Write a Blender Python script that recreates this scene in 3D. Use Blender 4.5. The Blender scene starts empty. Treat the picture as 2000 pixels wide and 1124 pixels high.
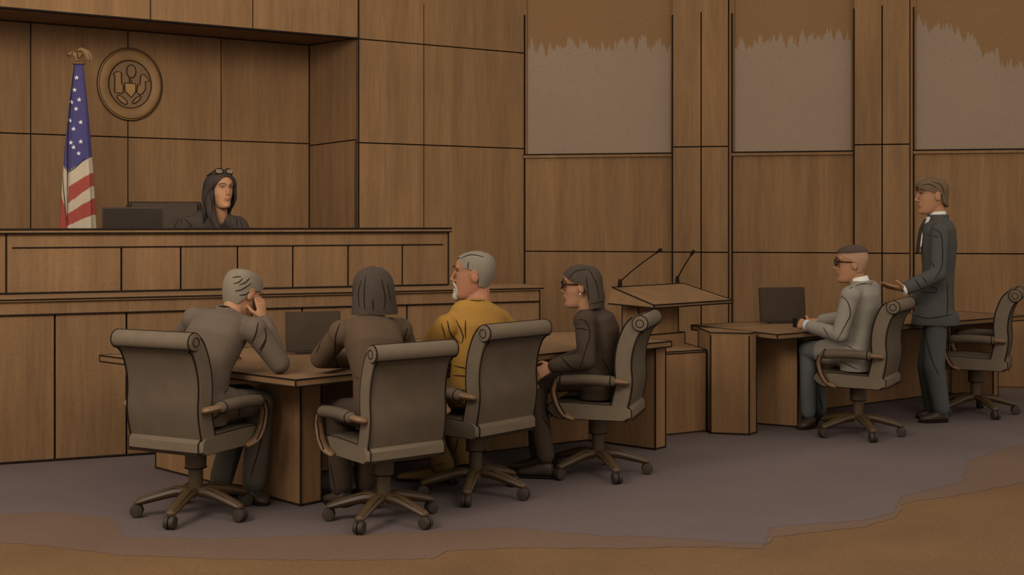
import bpy, bmesh, math, random
import numpy as np
from mathutils import Vector, Matrix
from mathutils.bvhtree import BVHTree
random.seed(7)
SC = bpy.context.scene
COL = SC.collection
F, HZ, CH = 2400.0, 430.0, 1.55          # focal length in pixels, horizon row, eye height (2000x1124 frame)
V = Vector

def at(px, py, Y): return V(((px-1000)/F*Y, Y, CH-(py-HZ)/F*Y))
def G(px, py, z=0.0):
    Y = F*(CH-z)/(py-HZ)
    return V(((px-1000)/F*Y, Y, z))

# ------------------------------------------------------------------ materials
def s2l(c):
    c = c/255.0
    return c/12.92 if c <= .04045 else ((c+.055)/1.055)**2.4
def rgb(t, k=1.0): return (s2l(t[0])*k, s2l(t[1])*k, s2l(t[2])*k, 1)
MATS = {}
def mat(name, col, kind='cloth', amt=.10, rough=.85, spec=.15, col2=None):
    m = bpy.data.materials.new(name); m.use_nodes = True
    nt = m.node_tree; N = nt.nodes; L = nt.links
    b = N['Principled BSDF']; b.inputs['Roughness'].default_value = rough
    b.inputs['Specular IOR Level'].default_value = spec
    geo = N.new('ShaderNodeNewGeometry'); tc = N.new('ShaderNodeTexCoord')
    src = geo.outputs['Position'] if kind in ('wood', 'kraft', 'carpet', 'window') else tc.outputs['Object']
    def noise(scale, sc=(1, 1, 1), detail=3, rot=(0, 0, 0)):
        mp = N.new('ShaderNodeMapping'); mp.inputs['Scale'].default_value = sc; mp.inputs['Rotation'].default_value = rot
        L.new(src, mp.inputs['Vector'])
        n = N.new('ShaderNodeTexNoise'); n.inputs['Scale'].default_value = scale; n.inputs['Detail'].default_value = detail
        L.new(mp.outputs['Vector'], n.inputs['Vector']); return n.outputs['Fac']
    def rng(v, a, b_, c, d):
        r = N.new('ShaderNodeMapRange'); L.new(v, r.inputs[0])
        for i, x in enumerate((a, b_, c, d)): r.inputs[i+1].default_value = x
        return r.outputs[0]
    def mul(a, b_):
        k = N.new('ShaderNodeMath'); k.operation = 'MULTIPLY'; L.new(a, k.inputs[0]); L.new(b_, k.inputs[1]); return k.outputs[0]
    if kind == 'wood':
        v = rng(noise(1.0, (7, 7, .55), 4), .3, .7, 1-amt*1.1, 1+amt*1.1)
        v = mul(v, rng(noise(1.0, (40, 40, 3.0), 3), .3, .7, 1-amt*.7, 1+amt*.7))
        v = mul(v, rng(noise(.55, (1, 1, 1), 2), .3, .7, 1-amt*.8, 1+amt*.8))
        v = mul(v, rng(noise(1.0, (190, 190, 70), 2, (.5, .3, 0)), .58, .70, 1, .70))
    elif kind in ('kraft', 'carpet', 'window'):
        v = rng(noise(1.6, (1, 1, 1), 3), .3, .7, 1-amt*.5, 1+amt*.5)
        v = mul(v, rng(noise(1.0, (60, 200, 110), 2, (.3, .2, .6)), .3, .7, 1-amt*.7, 1+amt*.7))
        v = mul(v, rng(noise(1.0, (150, 70, 60), 2, (.7, .9, -.5)), .60, .72, 1, .66))
    else:
        v = rng(noise(9, (1, 1, 1), 3), .3, .7, 1-amt, 1+amt)
        v = mul(v, rng(noise(140, (1, 1, .6), 2), .3, .7, 1-amt*.7, 1+amt*.7))
    mx = N.new('ShaderNodeVectorMath'); mx.operation = 'SCALE'
    if col2 is not None:                                        # a second colour above a ragged edge (z against a wavy limit)
        c, slope, x0, z0 = col2
        sp = N.new('ShaderNodeSeparateXYZ'); L.new(geo.outputs['Position'], sp.inputs[0])
        rag = rng(noise(1.0, (16, 16, .05), 3), .25, .75, -.13, .13)
        rag2 = rng(noise(1.0, (60, 60, .05), 1), .25, .75, -.05, .05)
        def add(a, b_):
            k = N.new('ShaderNodeMath'); k.operation = 'ADD'; L.new(a, k.inputs[0]); L.new(b_, k.inputs[1]); return k.outputs[0]
        lim = rng(sp.outputs['X'], x0, x0+1, 0, slope)
        lim.node.clamp = False
        h = add(add(add(sp.outputs['Z'], lim), rag), rag2)
        f = rng(h, z0-.012, z0+.012, 0, 1)
        mc = N.new('ShaderNodeMix'); mc.data_type = 'RGBA'
        L.new(f, mc.inputs[0]); mc.inputs[6].default_value = rgb(col); mc.inputs[7].default_value = rgb(c)
        L.new(mc.outputs[2], mx.inputs[0])
    else:
        mx.inputs[0].default_value = rgb(col)[:3]
    L.new(v, mx.inputs['Scale']); L.new(mx.outputs[0], b.inputs['Base Color'])
    MATS[name] = m
    return m
WALL = (116, 84, 53); INKC = (30, 22, 16)
mat('wall_wood', WALL, 'wood', .14); mat('bench_wood', (104, 75, 47), 'wood', .14)
mat('table_wood', (116, 83, 52), 'wood', .15); mat('table_top', (108, 78, 49), 'wood', .10)
mat('ink', INKC, 'cloth', .05, .9, .05)
mat('kraft', (99, 71, 43), 'kraft', .22); mat('carpet', (90, 75, 69), 'carpet', .12); mat('carpet_edge', (95, 72, 56), 'carpet', .10)
mat('pane1', (126, 104, 83), 'window', .06, col2=(WALL, 0.0, 0, 3.30))
mat('pane3', (126, 104, 83), 'window', .06, col2=(WALL, .55, 4.15, 3.30))
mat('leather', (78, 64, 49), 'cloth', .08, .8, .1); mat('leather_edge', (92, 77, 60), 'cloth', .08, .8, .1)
mat('chair_dark', (60, 48, 37), 'cloth', .08, .85, .08); mat('chair_wood', (98, 69, 43), 'cloth', .10, .5, .25); mat('base_metal', (66, 48, 27), 'cloth', .10, .5, .25)
mat('caster', (48, 38, 28), 'cloth', .1, .6, .2)
mat('skin', (146, 102, 71), 'cloth', .03, .7, .15); mat('skin_red', (142, 94, 66), 'cloth', .03, .7, .15)
mat('suit_grey_brown', (84, 69, 55), 'cloth', .06); mat('trouser_grey', (80, 70, 58), 'cloth', .06)
mat('suit_dark_brown', (72, 54, 37), 'cloth', .06); mat('suit_black_brown', (56, 42, 30), 'cloth', .06)
mat('orange', (134, 95, 38), 'cloth', .06); mat('ochre', (106, 78, 40), 'cloth', .08)
mat('suit_light_grey', (118, 107, 92), 'cloth', .05); mat('suit_slate', (63, 59, 52), 'cloth', .05)
mat('trouser_slate', (66, 65, 59), 'cloth', .05); mat('trouser_blue_grey', (82, 80, 75), 'cloth', .05)
mat('robe', (54, 43, 34), 'cloth', .08); mat('shoe', (54, 41, 28), 'cloth', .08, .5, .25)
mat('hair_grey', (106, 92, 74), 'cloth', .07); mat('hair_silver', (108, 96, 80), 'cloth', .07); mat('hair_dark', (58, 46, 36), 'cloth', .12)
mat('hair_black', (48, 38, 31), 'cloth', .12); mat('hair_brown', (88, 68, 47), 'cloth', .1); mat('hair_buzz', (142, 106, 82), 'cloth', .06)
mat('hair_top', (66, 51, 40), 'cloth', .1); mat('beard', (150, 137, 118), 'cloth', .06)
mat('white_cloth', (190, 180, 165), 'cloth', .04); mat('cuff_blue', (160, 165, 165), 'cloth', .04); mat('eye_white', (150, 128, 104), 'cloth', .02)
mat('lips', (146, 84, 62), 'cloth', .03); mat('brow', (62, 44, 32), 'cloth', .03)
mat('screen', (60, 48, 36), 'cloth', .06, .9, .05); mat('screen_sheen', (90, 72, 52), 'cloth', .06, .9, .05); mat('screen_dark', (42, 34, 27), 'cloth', .06, .9, .05)
mat('bezel', (56, 43, 31), 'cloth', .06); mat('lens', (92, 76, 56), 'cloth', .05, .3, .4)
mat('bronze', (120, 85, 45), 'cloth', .10, .6, .3); mat('bronze_light', (138, 98, 50), 'cloth', .10, .6, .3); mat('bronze_dark', (106, 76, 42), 'cloth', .10, .6, .3)
mat('flag_blue', (58, 50, 82), 'cloth', .05); mat('flag_red', (126, 54, 42), 'cloth', .05); mat('flag_white', (152, 134, 110), 'cloth', .05); mat('star_white', (176, 168, 164), 'cloth', .02)

# ------------------------------------------------------------------ mesh builder
class MB:
    def __init__(self): self.v = []; self.f = []; self.m = []
    def add(self, vs, fs, mi=0):
        b = len(self.v); self.v += [V(p) for p in vs]
        for f in fs: self.f.append(tuple(b+i for i in f)); self.m.append(mi)
        return self
    def prism(self, foot, z0, z1, mi=0):
        foot = [V((p[0], p[1], 0)) for p in foot]
        a = sum(foot[i].x*foot[(i+1) % len(foot)].y-foot[(i+1) % len(foot)].x*foot[i].y for i in range(len(foot)))
        if a < 0: foot = foot[::-1]
        n = len(foot)
        vs = [(p.x, p.y, z0) for p in foot]+[(p.x, p.y, z1) for p in foot]
        fs = [tuple(range(n))[::-1], tuple(range(n, 2*n))]+[(i, (i+1) % n, n+(i+1) % n, n+i) for i in range(n)]
        return self.add(vs, fs, mi)
    def hexa(self, bot, top, mi=0):                                 # four bottom corners and four top corners, same order
        return self.add(list(bot)+list(top), [(3, 2, 1, 0), (4, 5, 6, 7)]+[(i, (i+1) % 4, 4+(i+1) % 4, 4+i) for i in range(4)], mi)
    def box(self, c, h, mi=0, ax=None):
        ax = ax or (V((1, 0, 0)), V((0, 1, 0)), V((0, 0, 1))); c = V(c)
        P = lambda a, b, d: c+ax[0]*h[0]*a+ax[1]*h[1]*b+ax[2]*h[2]*d
        return self.hexa([P(-1, -1, -1), P(1, -1, -1), P(1, 1, -1), P(-1, 1, -1)], [P(-1, -1, 1), P(1, -1, 1), P(1, 1, 1), P(-1, 1, 1)], mi)
    def tube(self, pts, r, mi=0, n=8, cap=True, flat=None):
        pts = [V(p) for p in pts]
        if len(pts) < 2: return self
        rs = [r]*len(pts) if not hasattr(r, '__len__') else list(r)
        if mi == 1 and n == 6 and not hasattr(r, '__len__'): rs = [x*.82 for x in rs]
        ring = []; t0 = None; u = None
        for i, p in enumerate(pts):
            t = (pts[min(i+1, len(pts)-1)]-pts[max(i-1, 0)])
            t = t.normalized() if t.length > 1e-9 else V((0, 0, 1))
            if u is None:
                u = t.orthogonal().normalized() if flat is None else (V(flat)-t*t.dot(V(flat))).normalized()
            else:
                u = u-t*u.dot(t); u = u.normalized() if u.length > 1e-6 else t.orthogonal().normalized()
            w = t.cross(u); rr = rs[i]
            ra, rb = rr if hasattr(rr, '__len__') else (rr, rr)
            ring.append([p+u*math.cos(2*math.pi*k/n)*ra+w*math.sin(2*math.pi*k/n)*rb for k in range(n)])
        vs = [q for R in ring for q in R]; fs = []
        for i in range(len(pts)-1):
            for k in range(n): fs.append((i*n+k, i*n+(k+1) % n, (i+1)*n+(k+1) % n, (i+1)*n+k))
        if cap: fs.append(tuple(range(n))[::-1]); fs.append(tuple((len(pts)-1)*n+k for k in range(n)))
        return self.add(vs, fs, mi)
    def limb(self, pts, rs, n=14, sub=4, flat=None):                # tapered round-ended limb through smoothed points
        P, R = smooth(pts, rs, sub)
        d0 = (P[0]-P[1]).normalized(); d1 = (P[-1]-P[-2]).normalized()
        pre = []; post = []; rp = []; rq = []
        sc = lambda r, k: (r[0]*k, r[1]*k) if hasattr(r, '__len__') else r*k
        m0 = min(R[0]) if hasattr(R[0], '__len__') else R[0]; m1 = min(R[-1]) if hasattr(R[-1], '__len__') else R[-1]
        for a in (80, 55, 30): pre.append(P[0]+d0*m0*math.sin(math.radians(a))); rp.append(sc(R[0], math.cos(math.radians(a))))
        for a in (30, 55, 80): post.append(P[-1]+d1*m1*math.sin(math.radians(a))); rq.append(sc(R[-1], math.cos(math.radians(a))))
        return self.tube(pre+P+post, rp+R+rq, 0, n, True, flat)
    def loft(self, secs, mi=0, n=20, ex=2.3):                       # sections (centre, side half vector, front half vector)
        vs = []; fs = []
        for c, a, b in secs:
            for k in range(n):
                t = 2*math.pi*k/n; cs, sn = math.cos(t), math.sin(t)
                x = math.copysign(abs(cs)**(2/ex), cs); y = math.copysign(abs(sn)**(2/ex), sn)
                vs.append(V(c)+V(a)*x+V(b)*y)
        m = len(secs)
        for i in range(m-1):
            for k in range(n): fs.append((i*n+k, i*n+(k+1) % n, (i+1)*n+(k+1) % n, (i+1)*n+k))
        fs.append(tuple(range(n))[::-1]); fs.append(tuple((m-1)*n+k for k in range(n)))
        return self.add(vs, fs, mi)
    def ell(self, c, r, mi=0, ax=None, n=14, m=9):
        ax = ax or (V((1, 0, 0)), V((0, 1, 0)), V((0, 0, 1))); c = V(c)
        r = (r, r, r) if not hasattr(r, '__len__') else r
        vs = [c-ax[2]*r[2]]; fs = []
        for i in range(1, m):
            ph = -math.pi/2+math.pi*i/m
            for k in range(n):
                t = 2*math.pi*k/n
                vs.append(c+ax[0]*r[0]*math.cos(ph)*math.cos(t)+ax[1]*r[1]*math.cos(ph)*math.sin(t)+ax[2]*r[2]*math.sin(ph))
        vs.append(c+ax[2]*r[2]); top = len(vs)-1
        for k in range(n): fs.append((0, 1+(k+1) % n, 1+k)); fs.append((top, top-n+k, top-n+(k+1) % n))
        for i in range(m-2):
            for k in range(n): fs.append((1+i*n+k, 1+i*n+(k+1) % n, 1+(i+1)*n+(k+1) % n, 1+(i+1)*n+k))
        return self.add(vs, fs, mi)
    def lathe(self, c, prof, mi=0, n=24, ax=None):                  # profile of (radius, height)
        ax = ax or (V((1, 0, 0)), V((0, 1, 0)), V((0, 0, 1))); c = V(c); vs = []; fs = []
        for r, h in prof:
            for k in range(n):
                t = 2*math.pi*k/n; vs.append(c+ax[0]*r*math.cos(t)+ax[1]*r*math.sin(t)+ax[2]*h)
        m = len(prof)
        for i in range(m-1):
            for k in range(n): fs.append((i*n+k, i*n+(k+1) % n, (i+1)*n+(k+1) % n, (i+1)*n+k))
        fs.append(tuple(range(n))[::-1]); fs.append(tuple((m-1)*n+k for k in range(n)))
        return self.add(vs, fs, mi)
    def edges(self, pairs, r, mi):
        for a, b in pairs: self.tube([a, b], r, mi, 6)
        return self
    def mesh(self, name, mats, inv=None, smooth_=True):
        me = bpy.data.meshes.new(name)
        vs = [inv @ p for p in self.v] if inv is not None else self.v
        me.from_pydata([tuple(p) for p in vs], [], self.f)
        for m in mats: me.materials.append(MATS[m])
        me.polygons.foreach_set('material_index', self.m)
        me.validate(); me.update()
        bm = bmesh.new(); bm.from_mesh(me)
        if smooth_:
            for e in bm.edges:
                if len(e.link_faces) == 2 and e.calc_face_angle(0) > math.radians(38): e.smooth = False
            for f in bm.faces: f.smooth = True
        bm.to_mesh(me); bm.free()
        return me
def smooth(pts, rs, sub=4):
    pts = [V(p) for p in pts]; out = []; ro = []
    n = len(pts)
    if n == 2: 
        e = lambda a, b, t: tuple(x+(y-x)*t for x, y in zip(a, b)) if hasattr(a, '__len__') else a+(b-a)*t
        return [pts[0].lerp(pts[1], t/4) for t in range(5)], [e(rs[0], rs[1], t/4) for t in range(5)]
    for i in range(n-1):
        p0, p1, p2, p3 = pts[max(i-1, 0)], pts[i], pts[i+1], pts[min(i+2, n-1)]
        for k in range(sub):
            t = k/sub
            out.append(.5*((2*p1)+(p2-p0)*t+(2*p0-5*p1+4*p2-p3)*t*t+(3*p1-p0-3*p2+p3)*t**3))
            a, b = rs[i], rs[i+1]
            ro.append(tuple(x+(y-x)*t for x, y in zip(a, b)) if hasattr(a, '__len__') else a+(b-a)*t)
    out.append(pts[-1]); ro.append(rs[-1])
    return out, ro
def wm(o):
    m = o.matrix_basis.copy()
    return wm(o.parent) @ m if o.parent else m
def empty(name, loc, rz=0.0):
    o = bpy.data.objects.new(name, None); o.empty_display_size = .1
    o.location = loc; o.rotation_euler = (0, 0, rz); COL.objects.link(o); return o
def tag(o, label, cat, group=None, kind=None):
    o['label'] = label; o['category'] = cat
    if group: o['group'] = group
    if kind: o['kind'] = kind
    return o
def put(mb, name, mats, parent=None, local=False, base=None, sm=True):
    """link the builder's mesh; with a parent the world-space vertices go into its frame, else the origin is set at the base"""
    mats = [mats] if isinstance(mats, str) else mats
    inv = None; loc = V((0, 0, 0))
    if parent is not None:
        if not local: inv = wm(parent).inverted()
    elif base is not False:
        xs = [p.x for p in mb.v]; ys = [p.y for p in mb.v]; zs = [p.z for p in mb.v]
        loc = V(((min(xs)+max(xs))/2, (min(ys)+max(ys))/2, min(zs))) if base is None else V(base)
        inv = Matrix.Translation(-loc)
    o = bpy.data.objects.new(name, mb.mesh(name, mats, inv, sm))
    if parent is not None: o.parent = parent
    else: o.location = loc
    COL.objects.link(o); return o
def struct(mb, name, mats, parent=None):
    o = put(mb, name, mats, parent, sm=False, base=False)
    if parent is None: o['kind'] = 'structure'
    return o
def remesh(mb, vox, it=3, fac=.5):
    """one continuous skin around all the overlapping volumes of the builder"""
    me = bpy.data.meshes.new('tmp'); me.from_pydata([tuple(p) for p in mb.v], [], mb.f); me.update()
    bm = bmesh.new(); bm.from_mesh(me); bmesh.ops.recalc_face_normals(bm, faces=bm.faces[:]); bm.to_mesh(me); bm.free()
    o = bpy.data.objects.new('tmp', me); COL.objects.link(o)
    r = o.modifiers.new('r', 'REMESH'); r.mode = 'VOXEL'; r.voxel_size = vox
    s = o.modifiers.new('s', 'SMOOTH'); s.iterations = it; s.factor = fac
    dg = bpy.context.evaluated_depsgraph_get(); ev = o.evaluated_get(dg); em = ev.to_mesh()
    out = MB(); out.v = [v.co.copy() for v in em.vertices]; out.f = [tuple(p.vertices) for p in em.polygons]; out.m = [0]*len(out.f)
    ev.to_mesh_clear(); bpy.data.objects.remove(o); bpy.data.meshes.remove(me)
    return out
EYE = V((0, 0, CH))
def ink(mb, lines, r=.0035, mi=1, sub=5, jump=.05):
    """folds, seams and strands: thin dark welts laid along the surface of a garment"""
    bv = BVHTree.FromPolygons([tuple(p) for p in mb.v], mb.f)
    for ln in lines:
        w = r
        if not hasattr(ln[0], '__len__'): w = ln[0]; ln = ln[1:]
        P = [V((a, b, 0)) for a, b in ln]
        P, _ = smooth(P, [0]*len(P), sub)
        run = []; last = None
        def flush():
            if len(run) >= 2:
                k = len(run)
                mb.tube(list(run), [w*(.55+.45*math.sin(math.pi*i/(k-1))) for i in range(k)], mi, 6)
        for q in P:
            d = (at(q.x, q.y, 1.0)-EYE).normalized()
            h = bv.ray_cast(EYE, d)
            if h[0] is None or (last is not None and abs((h[0]-EYE).length-last) > jump):
                flush(); run = []
            if h[0] is None: last = None; continue
            run.append(h[0]-d*w*.3); last = (h[0]-EYE).length
        flush()
    return mb

# ------------------------------------------------------------------ camera, light
cam = bpy.data.cameras.new('camera'); co = bpy.data.objects.new('camera', cam); COL.objects.link(co)
co.location = (0, 0, CH); co.rotation_euler = (math.pi/2, 0, 0)
cam.sensor_width = 36; cam.lens = F/2000*36; cam.shift_y = (HZ-562)/2000; cam.clip_end = 100
SC.camera = co
w = bpy.data.worlds.new('world'); SC.world = w; w.use_nodes = True
w.node_tree.nodes['Background'].inputs[0].default_value = (1, .97, .92, 1); w.node_tree.nodes['Background'].inputs[1].default_value = .84
def area(name, loc, target, size, power, col=(1, .96, .9)):
    l = bpy.data.lights.new(name, 'AREA'); l.shape = 'DISK'; l.size = size; l.energy = power; l.color = col
    o = bpy.data.objects.new(name, l); o.location = loc
    o.rotation_euler = (V(target)-V(loc)).to_track_quat('-Z', 'Y').to_euler(); COL.objects.link(o); return o
area('area_lamp', (-3.4, 2.6, 4.0), (-.2, 9.4, 1.2), 2.4, 250)
area('area_lamp', (2.6, 3.2, 4.4), (2.4, 10.5, 1.4), 2.4, 110)
l_ = area('area_lamp', (-2.2, 4.2, 3.7), (-3.0, 11.2, 2.2), 1.6, 27); l_.data.spread = math.radians(70)
vs = SC.view_settings; vs.view_transform = 'Standard'; vs.look = 'None'; vs.exposure = 0; vs.gamma = 1; vs.use_curve_mapping = False

# ------------------------------------------------------------------ room: floor, carpet, walls
m = MB().prism([(-9, 2.5), (9, 2.5), (9, 15), (-9, 15)], -.08, -.006)
struct(m, 'floor', 'kraft')
def ragged(pts, amp, step=.05):
    out = []
    for i, a in enumerate(pts):
        b = pts[(i+1) % len(pts)]; d = (b-a); n = max(1, int(d.length/step)) if amp and i < len(pts)-6 else 1
        for k in range(n):
            p = a+d*(k/n); j = amp if n > 1 else 0
            out.append(p+V((random.uniform(-j, j), random.uniform(-j, j), 0)))
    return out
edge2 = [(-60, 1052), (120, 1068), (230, 1082), (420, 1090), (640, 1094), (850, 1090), (870, 1076), (1000, 1069), (1190, 1070), (1360, 1066), (1490, 1070), (1512, 1048),
         (1690, 1028), (1752, 1008), (1766, 982), (1860, 968), (2000, 942), (2080, 925)]
edge1 = [(-60, 1006), (120, 1000), (225, 1012), (240, 1048), (420, 1052), (700, 1042), (1000, 1030), (1180, 1046), (1300, 1050), (1490, 1062), (1505, 1030), (1690, 1016), (1745, 1000), (1760, 968),
         (1880, 942), (1890, 900), (1960, 876), (2000, 868), (2080, 860)]
TH0 = math.atan(2400/3800.0); d0 = V((math.cos(TH0), math.sin(TH0), 0)); n0 = V((math.sin(TH0), -math.cos(TH0), 0))
far = [V((6.6, 10.85, 0)), V((.20, 12.2, 0)), V((.124, 12.4, 0))-d0*1.8+n0*.12, V((.124, 12.4, 0))-d0*6.2+n0*.12, V((-5.6, 6.9, 0))]
cr = empty('carpet', (0, 8, 0)); tag(cr, 'mauve grey carpet with a ragged front edge on the brown floor', 'carpet')
m = MB().prism(ragged([G(*p) for p in edge2]+far, .012), -.0055, -.0035); put(m, 'carpet_border', 'carpet_edge', cr, sm=False)
m = MB().prism(ragged([G(*p) for p in edge1]+far, .012), -.005, -.0015); put(m, 'carpet_field', 'carpet', cr, sm=False)

GAP = .012
TH = math.atan(2400/3800.0); dA = V((math.cos(TH), math.sin(TH), 0)); nA = V((math.sin(TH), -math.cos(TH), 0))   # judge's wall: along / into the room
CB = V((.124, 12.4, 0)); C1 = CB-dA*1.836; C2 = C1-nA*1.157
def hit(p, d, px):                                                    # distance along a wall line to the column px
    k = (px-1000)/F
    return (k*p.y-p.x)/(d.x-k*d.y)
def panels(mb, p, d, n, ts, zs, thick=.04, skip=()):
    """slabs with dark gaps over a backing board; the face lies on the line p + t*d"""
    for i in range(len(ts)-1):
        for j in range(len(zs)-1):
            if (i, j) in skip: continue
            ga = GAP/2 if i > 0 else 0; gb = GAP/2 if i < len(ts)-2 else 0
            g0 = GAP/2 if j > 0 else 0; g1 = GAP/2 if j < len(zs)-2 else 0
            a = p+d*(ts[i]+ga); b = p+d*(ts[i+1]-gb)
            mb.prism([a, b, b-n*thick, a-n*thick], zs[j]+g0, zs[j+1]-g1, 0)
    a = p+d*ts[0]-n*(thick-.012); b = p+d*ts[-1]-n*(thick-.012)
    mb.prism([a, b, b-n*.06, a-n*.06], zs[0], zs[-1], 1)
ZT = 4.5
# recessed wall behind the judge
m = MB(); ts = [-4.6]+sorted(hit(C2, dA, x) for x in (-160, 60, 250, 432))+[0]
panels(m, C2, dA, nA, ts, [0, 2.32, 3.36])
m.prism([C2+dA*.03-nA*.02, C2+dA*.25-nA*.02, C2+dA*.25-nA*.3, C2-dA*.3-nA*.3, C2-dA*.3-nA*.06, C2+dA*.03-nA*.06], 0, 3.5, 1)
struct(m, 'wall_back', ['wall_wood', 'ink'])
# return of the recess
m = MB(); panels(m, C2-nA*.0, nA, -dA, [.02, 1.112], [0, 2.30, 3.36], .03)
m.tube([C2+V((0, 0, 0))+nA*.012-dA*.004, C2+nA*.012-dA*.004+V((0, 0, 3.31))], .010, 1, 6)
struct(m, 'wall_return', ['wall_wood', 'ink'])
# front wall right of the recess
m = MB(); ts = [0, hit(C1, dA, 828), 1.836]
panels(m, C1, dA, nA, ts, [0, 2.27, 3.235, 3.62])
m.prism([C1, CB, CB-nA*.1, C1-nA*.1], 3.62, ZT, 0)
m.tube([C1+nA*.003, C1+nA*.003+V((0, 0, 3.62))], .010, 1, 6)
m.prism([CB-dA*.1-nA*.09, CB+dA*.25-nA*.09, CB+dA*.25-nA*.3, CB-dA*.1-nA*.3], 0, ZT, 1)
struct(m, 'wall_front', ['wall_wood', 'ink'])
# soffit over the recess with its fascia
m = MB(); L0 = C1-dA*5.2
zz = lambda q, h: V((q.x, q.y, h))
q4 = [L0-nA*.035, C1-nA*.035, C1-nA*1.4, L0-nA*1.4]
m.hexa([zz(q4[0], 3.245), zz(q4[1], 3.245), zz(q4[2], 3.335), zz(q4[3], 3.335)], [zz(q, 3.5) for q in q4], 0)
ts = [-5.2]+sorted(hit(C1, dA, x) for x in (294, 494))+[0]
panels(m, C1, dA, nA, ts, [3.24, 3.66], .03)
m.prism([L0, C1, C1-nA*.1, L0-nA*.1], 3.66, ZT, 0)
for p, q in ((L0, C1),): m.tube([p+nA*.002+V((0, 0, 3.24)), q+nA*.002+V((0, 0, 3.24))], .010, 1, 6)
m.tube([C2-dA*4.6+nA*.008+V((0, 0, 3.315)), C2+nA*.008+V((0, 0, 3.315))], .009, 1, 6)
m.tube([C2-dA*.008+V((0, 0, 3.315)), C1-dA*.008+V((0, 0, 3.245))], .009, 1, 6)
struct(m, 'trim_1', ['wall_wood', 'ink'])
# window wall on the right
CE = V((4.75, 11.4, 0)); dB = (CE-CB).normalized(); nB = V((dB.y, -dB.x, 0)); LB = 7.4
tb = {x: hit(CB, dB, x) for x in (1315, 1370, 1422, 1429, 1668, 1722, 1775, 1783)}
m = MB()
for a, b in ((0, tb[1315]), (tb[1429], tb[1668]), (tb[1783], LB)):
    panels(m, CB, dB, nB, [a, b], [0, 1.235, 2.175])
    p, q = CB+dB*a, CB+dB*b
    m.tube([p+nB*.002+V((0, 0, 2.178)), q+nB*.002+V((0, 0, 2.178))], .006, 1, 6)
for a, b, c, e in ((1315, 1370, 1422, 1429), (1668, 1722, 1775, 1783)):
    panels(m, CB+nB*.05, dB, nB, [tb[a], tb[b], tb[c]], [0, 1.235, 2.265, 3.58], .09)
    p, q = CB+dB*tb[a]+nB*.05, CB+dB*tb[c]+nB*.05
    m.prism([p, q, q-nB*.15, p-nB*.15], 3.58, ZT, 0)
    p1, q1 = CB+dB*tb[c]+nB*.02, CB+dB*tb[e]+nB*.02                    # slim jamb strip beside the pilaster
    m.prism([p1+dB*.012, q1, q1-nB*.15, p1-nB*.15+dB*.012], 0, ZT, 0)
    for t in (tb[a]-.004, tb[c]+.004, tb[e]+.004):
        o = .05 if t < tb[c]+.001 else .02
        m.tube([CB+dB*t+nB*(o+.002), CB+dB*t+nB*(o+.002)+V((0, 0, 3.56))], .009, 1, 6)
m.tube([CB+nB*.006+dB*.004, CB+nB*.006+dB*.004+V((0, 0, 3.62))], .010, 1, 6)
m.prism([CB-nB*.12, CB+dB*LB-nB*.12, CB+dB*LB-nB*.2, CB-nB*.2], 0, ZT, 0)
struct(m, 'wall_right', ['wall_wood', 'ink'])
for i, (a, b, pm) in enumerate(((0, tb[1315], 'pane1'), (tb[1429], tb[1668], 'pane1'), (tb[1783], LB, 'pane3'))):
    p, q = CB+dB*a, CB+dB*b
    wn = MB(); wn.prism([p+nB*.03, q+nB*.03, q-nB*.05, p-nB*.05], 2.175, 2.205, 0)
    wn.tube([p+nB*.03+V((0, 0, 2.207)), q+nB*.03+V((0, 0, 2.207))], .009, 1, 6)
    for s, e in ((p, p+dB*.025), (q-dB*.025, q)):
        wn.prism([s, e, e-nB*.06, s-nB*.06], 2.205, ZT, 0)
    wo = struct(wn, 'window_%d' % (i+1), ['wall_wood', 'ink'])
    pn = MB().prism([p+dB*.02-nB*.03, q-dB*.02-nB*.03, q-dB*.02-nB*.05, p+dB*.02-nB*.05], 2.2, ZT, 0)
    put(pn, 'pane', pm, wo, sm=False)

# ------------------------------------------------------------------ judge's bench and its platform
B0 = V((-3.243, 7.782, 0)); dB2 = V((1, .4, 0)).normalized(); nI = V((-dB2.y, dB2.x, 0))      # along the bench / away from the room
BL_ = 3.71                                                                                    # lower tier length to its right end
bench = empty('judge_bench', B0+dB2*1.0+nI*.3); tag(bench, 'long two-tier panelled wooden bench in front of the judge', 'bench')
def bx(mb, o, d, n, t0, t1, s0, s1, z0, z1, mi=0):
    a, b = o+d*t0, o+d*t1
    return mb.prism([a+n*s0, b+n*s0, b+n*s1, a+n*s1], z0, z1, mi)
T0 = -1.6
m = MB()
sp = [hit(B0, dB2, x) for x in (107, 247, 400, 590, 795)]
panels(m, B0, dB2, -nI, [T0]+sp+[BL_], [0, .945])
bx(m, B0, dB2, nI, T0, BL_, -.012, .06, .945, 1.03)
bx(m, B0, dB2, nI, BL_-.05, BL_, .02, 1.0, 0, 1.03)
m.tube([B0+dB2*T0-nI*.014+V((0, 0, .945)), B0+dB2*BL_-nI*.014+V((0, 0, .945))], .006, 1, 6)
m.tube([B0+dB2*BL_-nI*.013+V((0, 0, 0)), B0+dB2*BL_-nI*.013+V((0, 0, 1.03))], .006, 1, 6)
m.tube([B0+dB2*T0-nI*.006+V((0, 0, .009)), B0+dB2*BL_-nI*.006+V((0, 0, .009))], .008, 1, 6)
put(m, 'lower_front', ['bench_wood', 'ink'], bench, sm=False)
m = MB(); bx(m, B0, dB2, nI, T0, BL_+.02, -.035, .42, 1.03, 1.055)
m.tube([B0+dB2*T0-nI*.036+V((0, 0, 1.042)), B0+dB2*(BL_+.02)-nI*.036+V((0, 0, 1.042))], .007, 1, 6)
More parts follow.
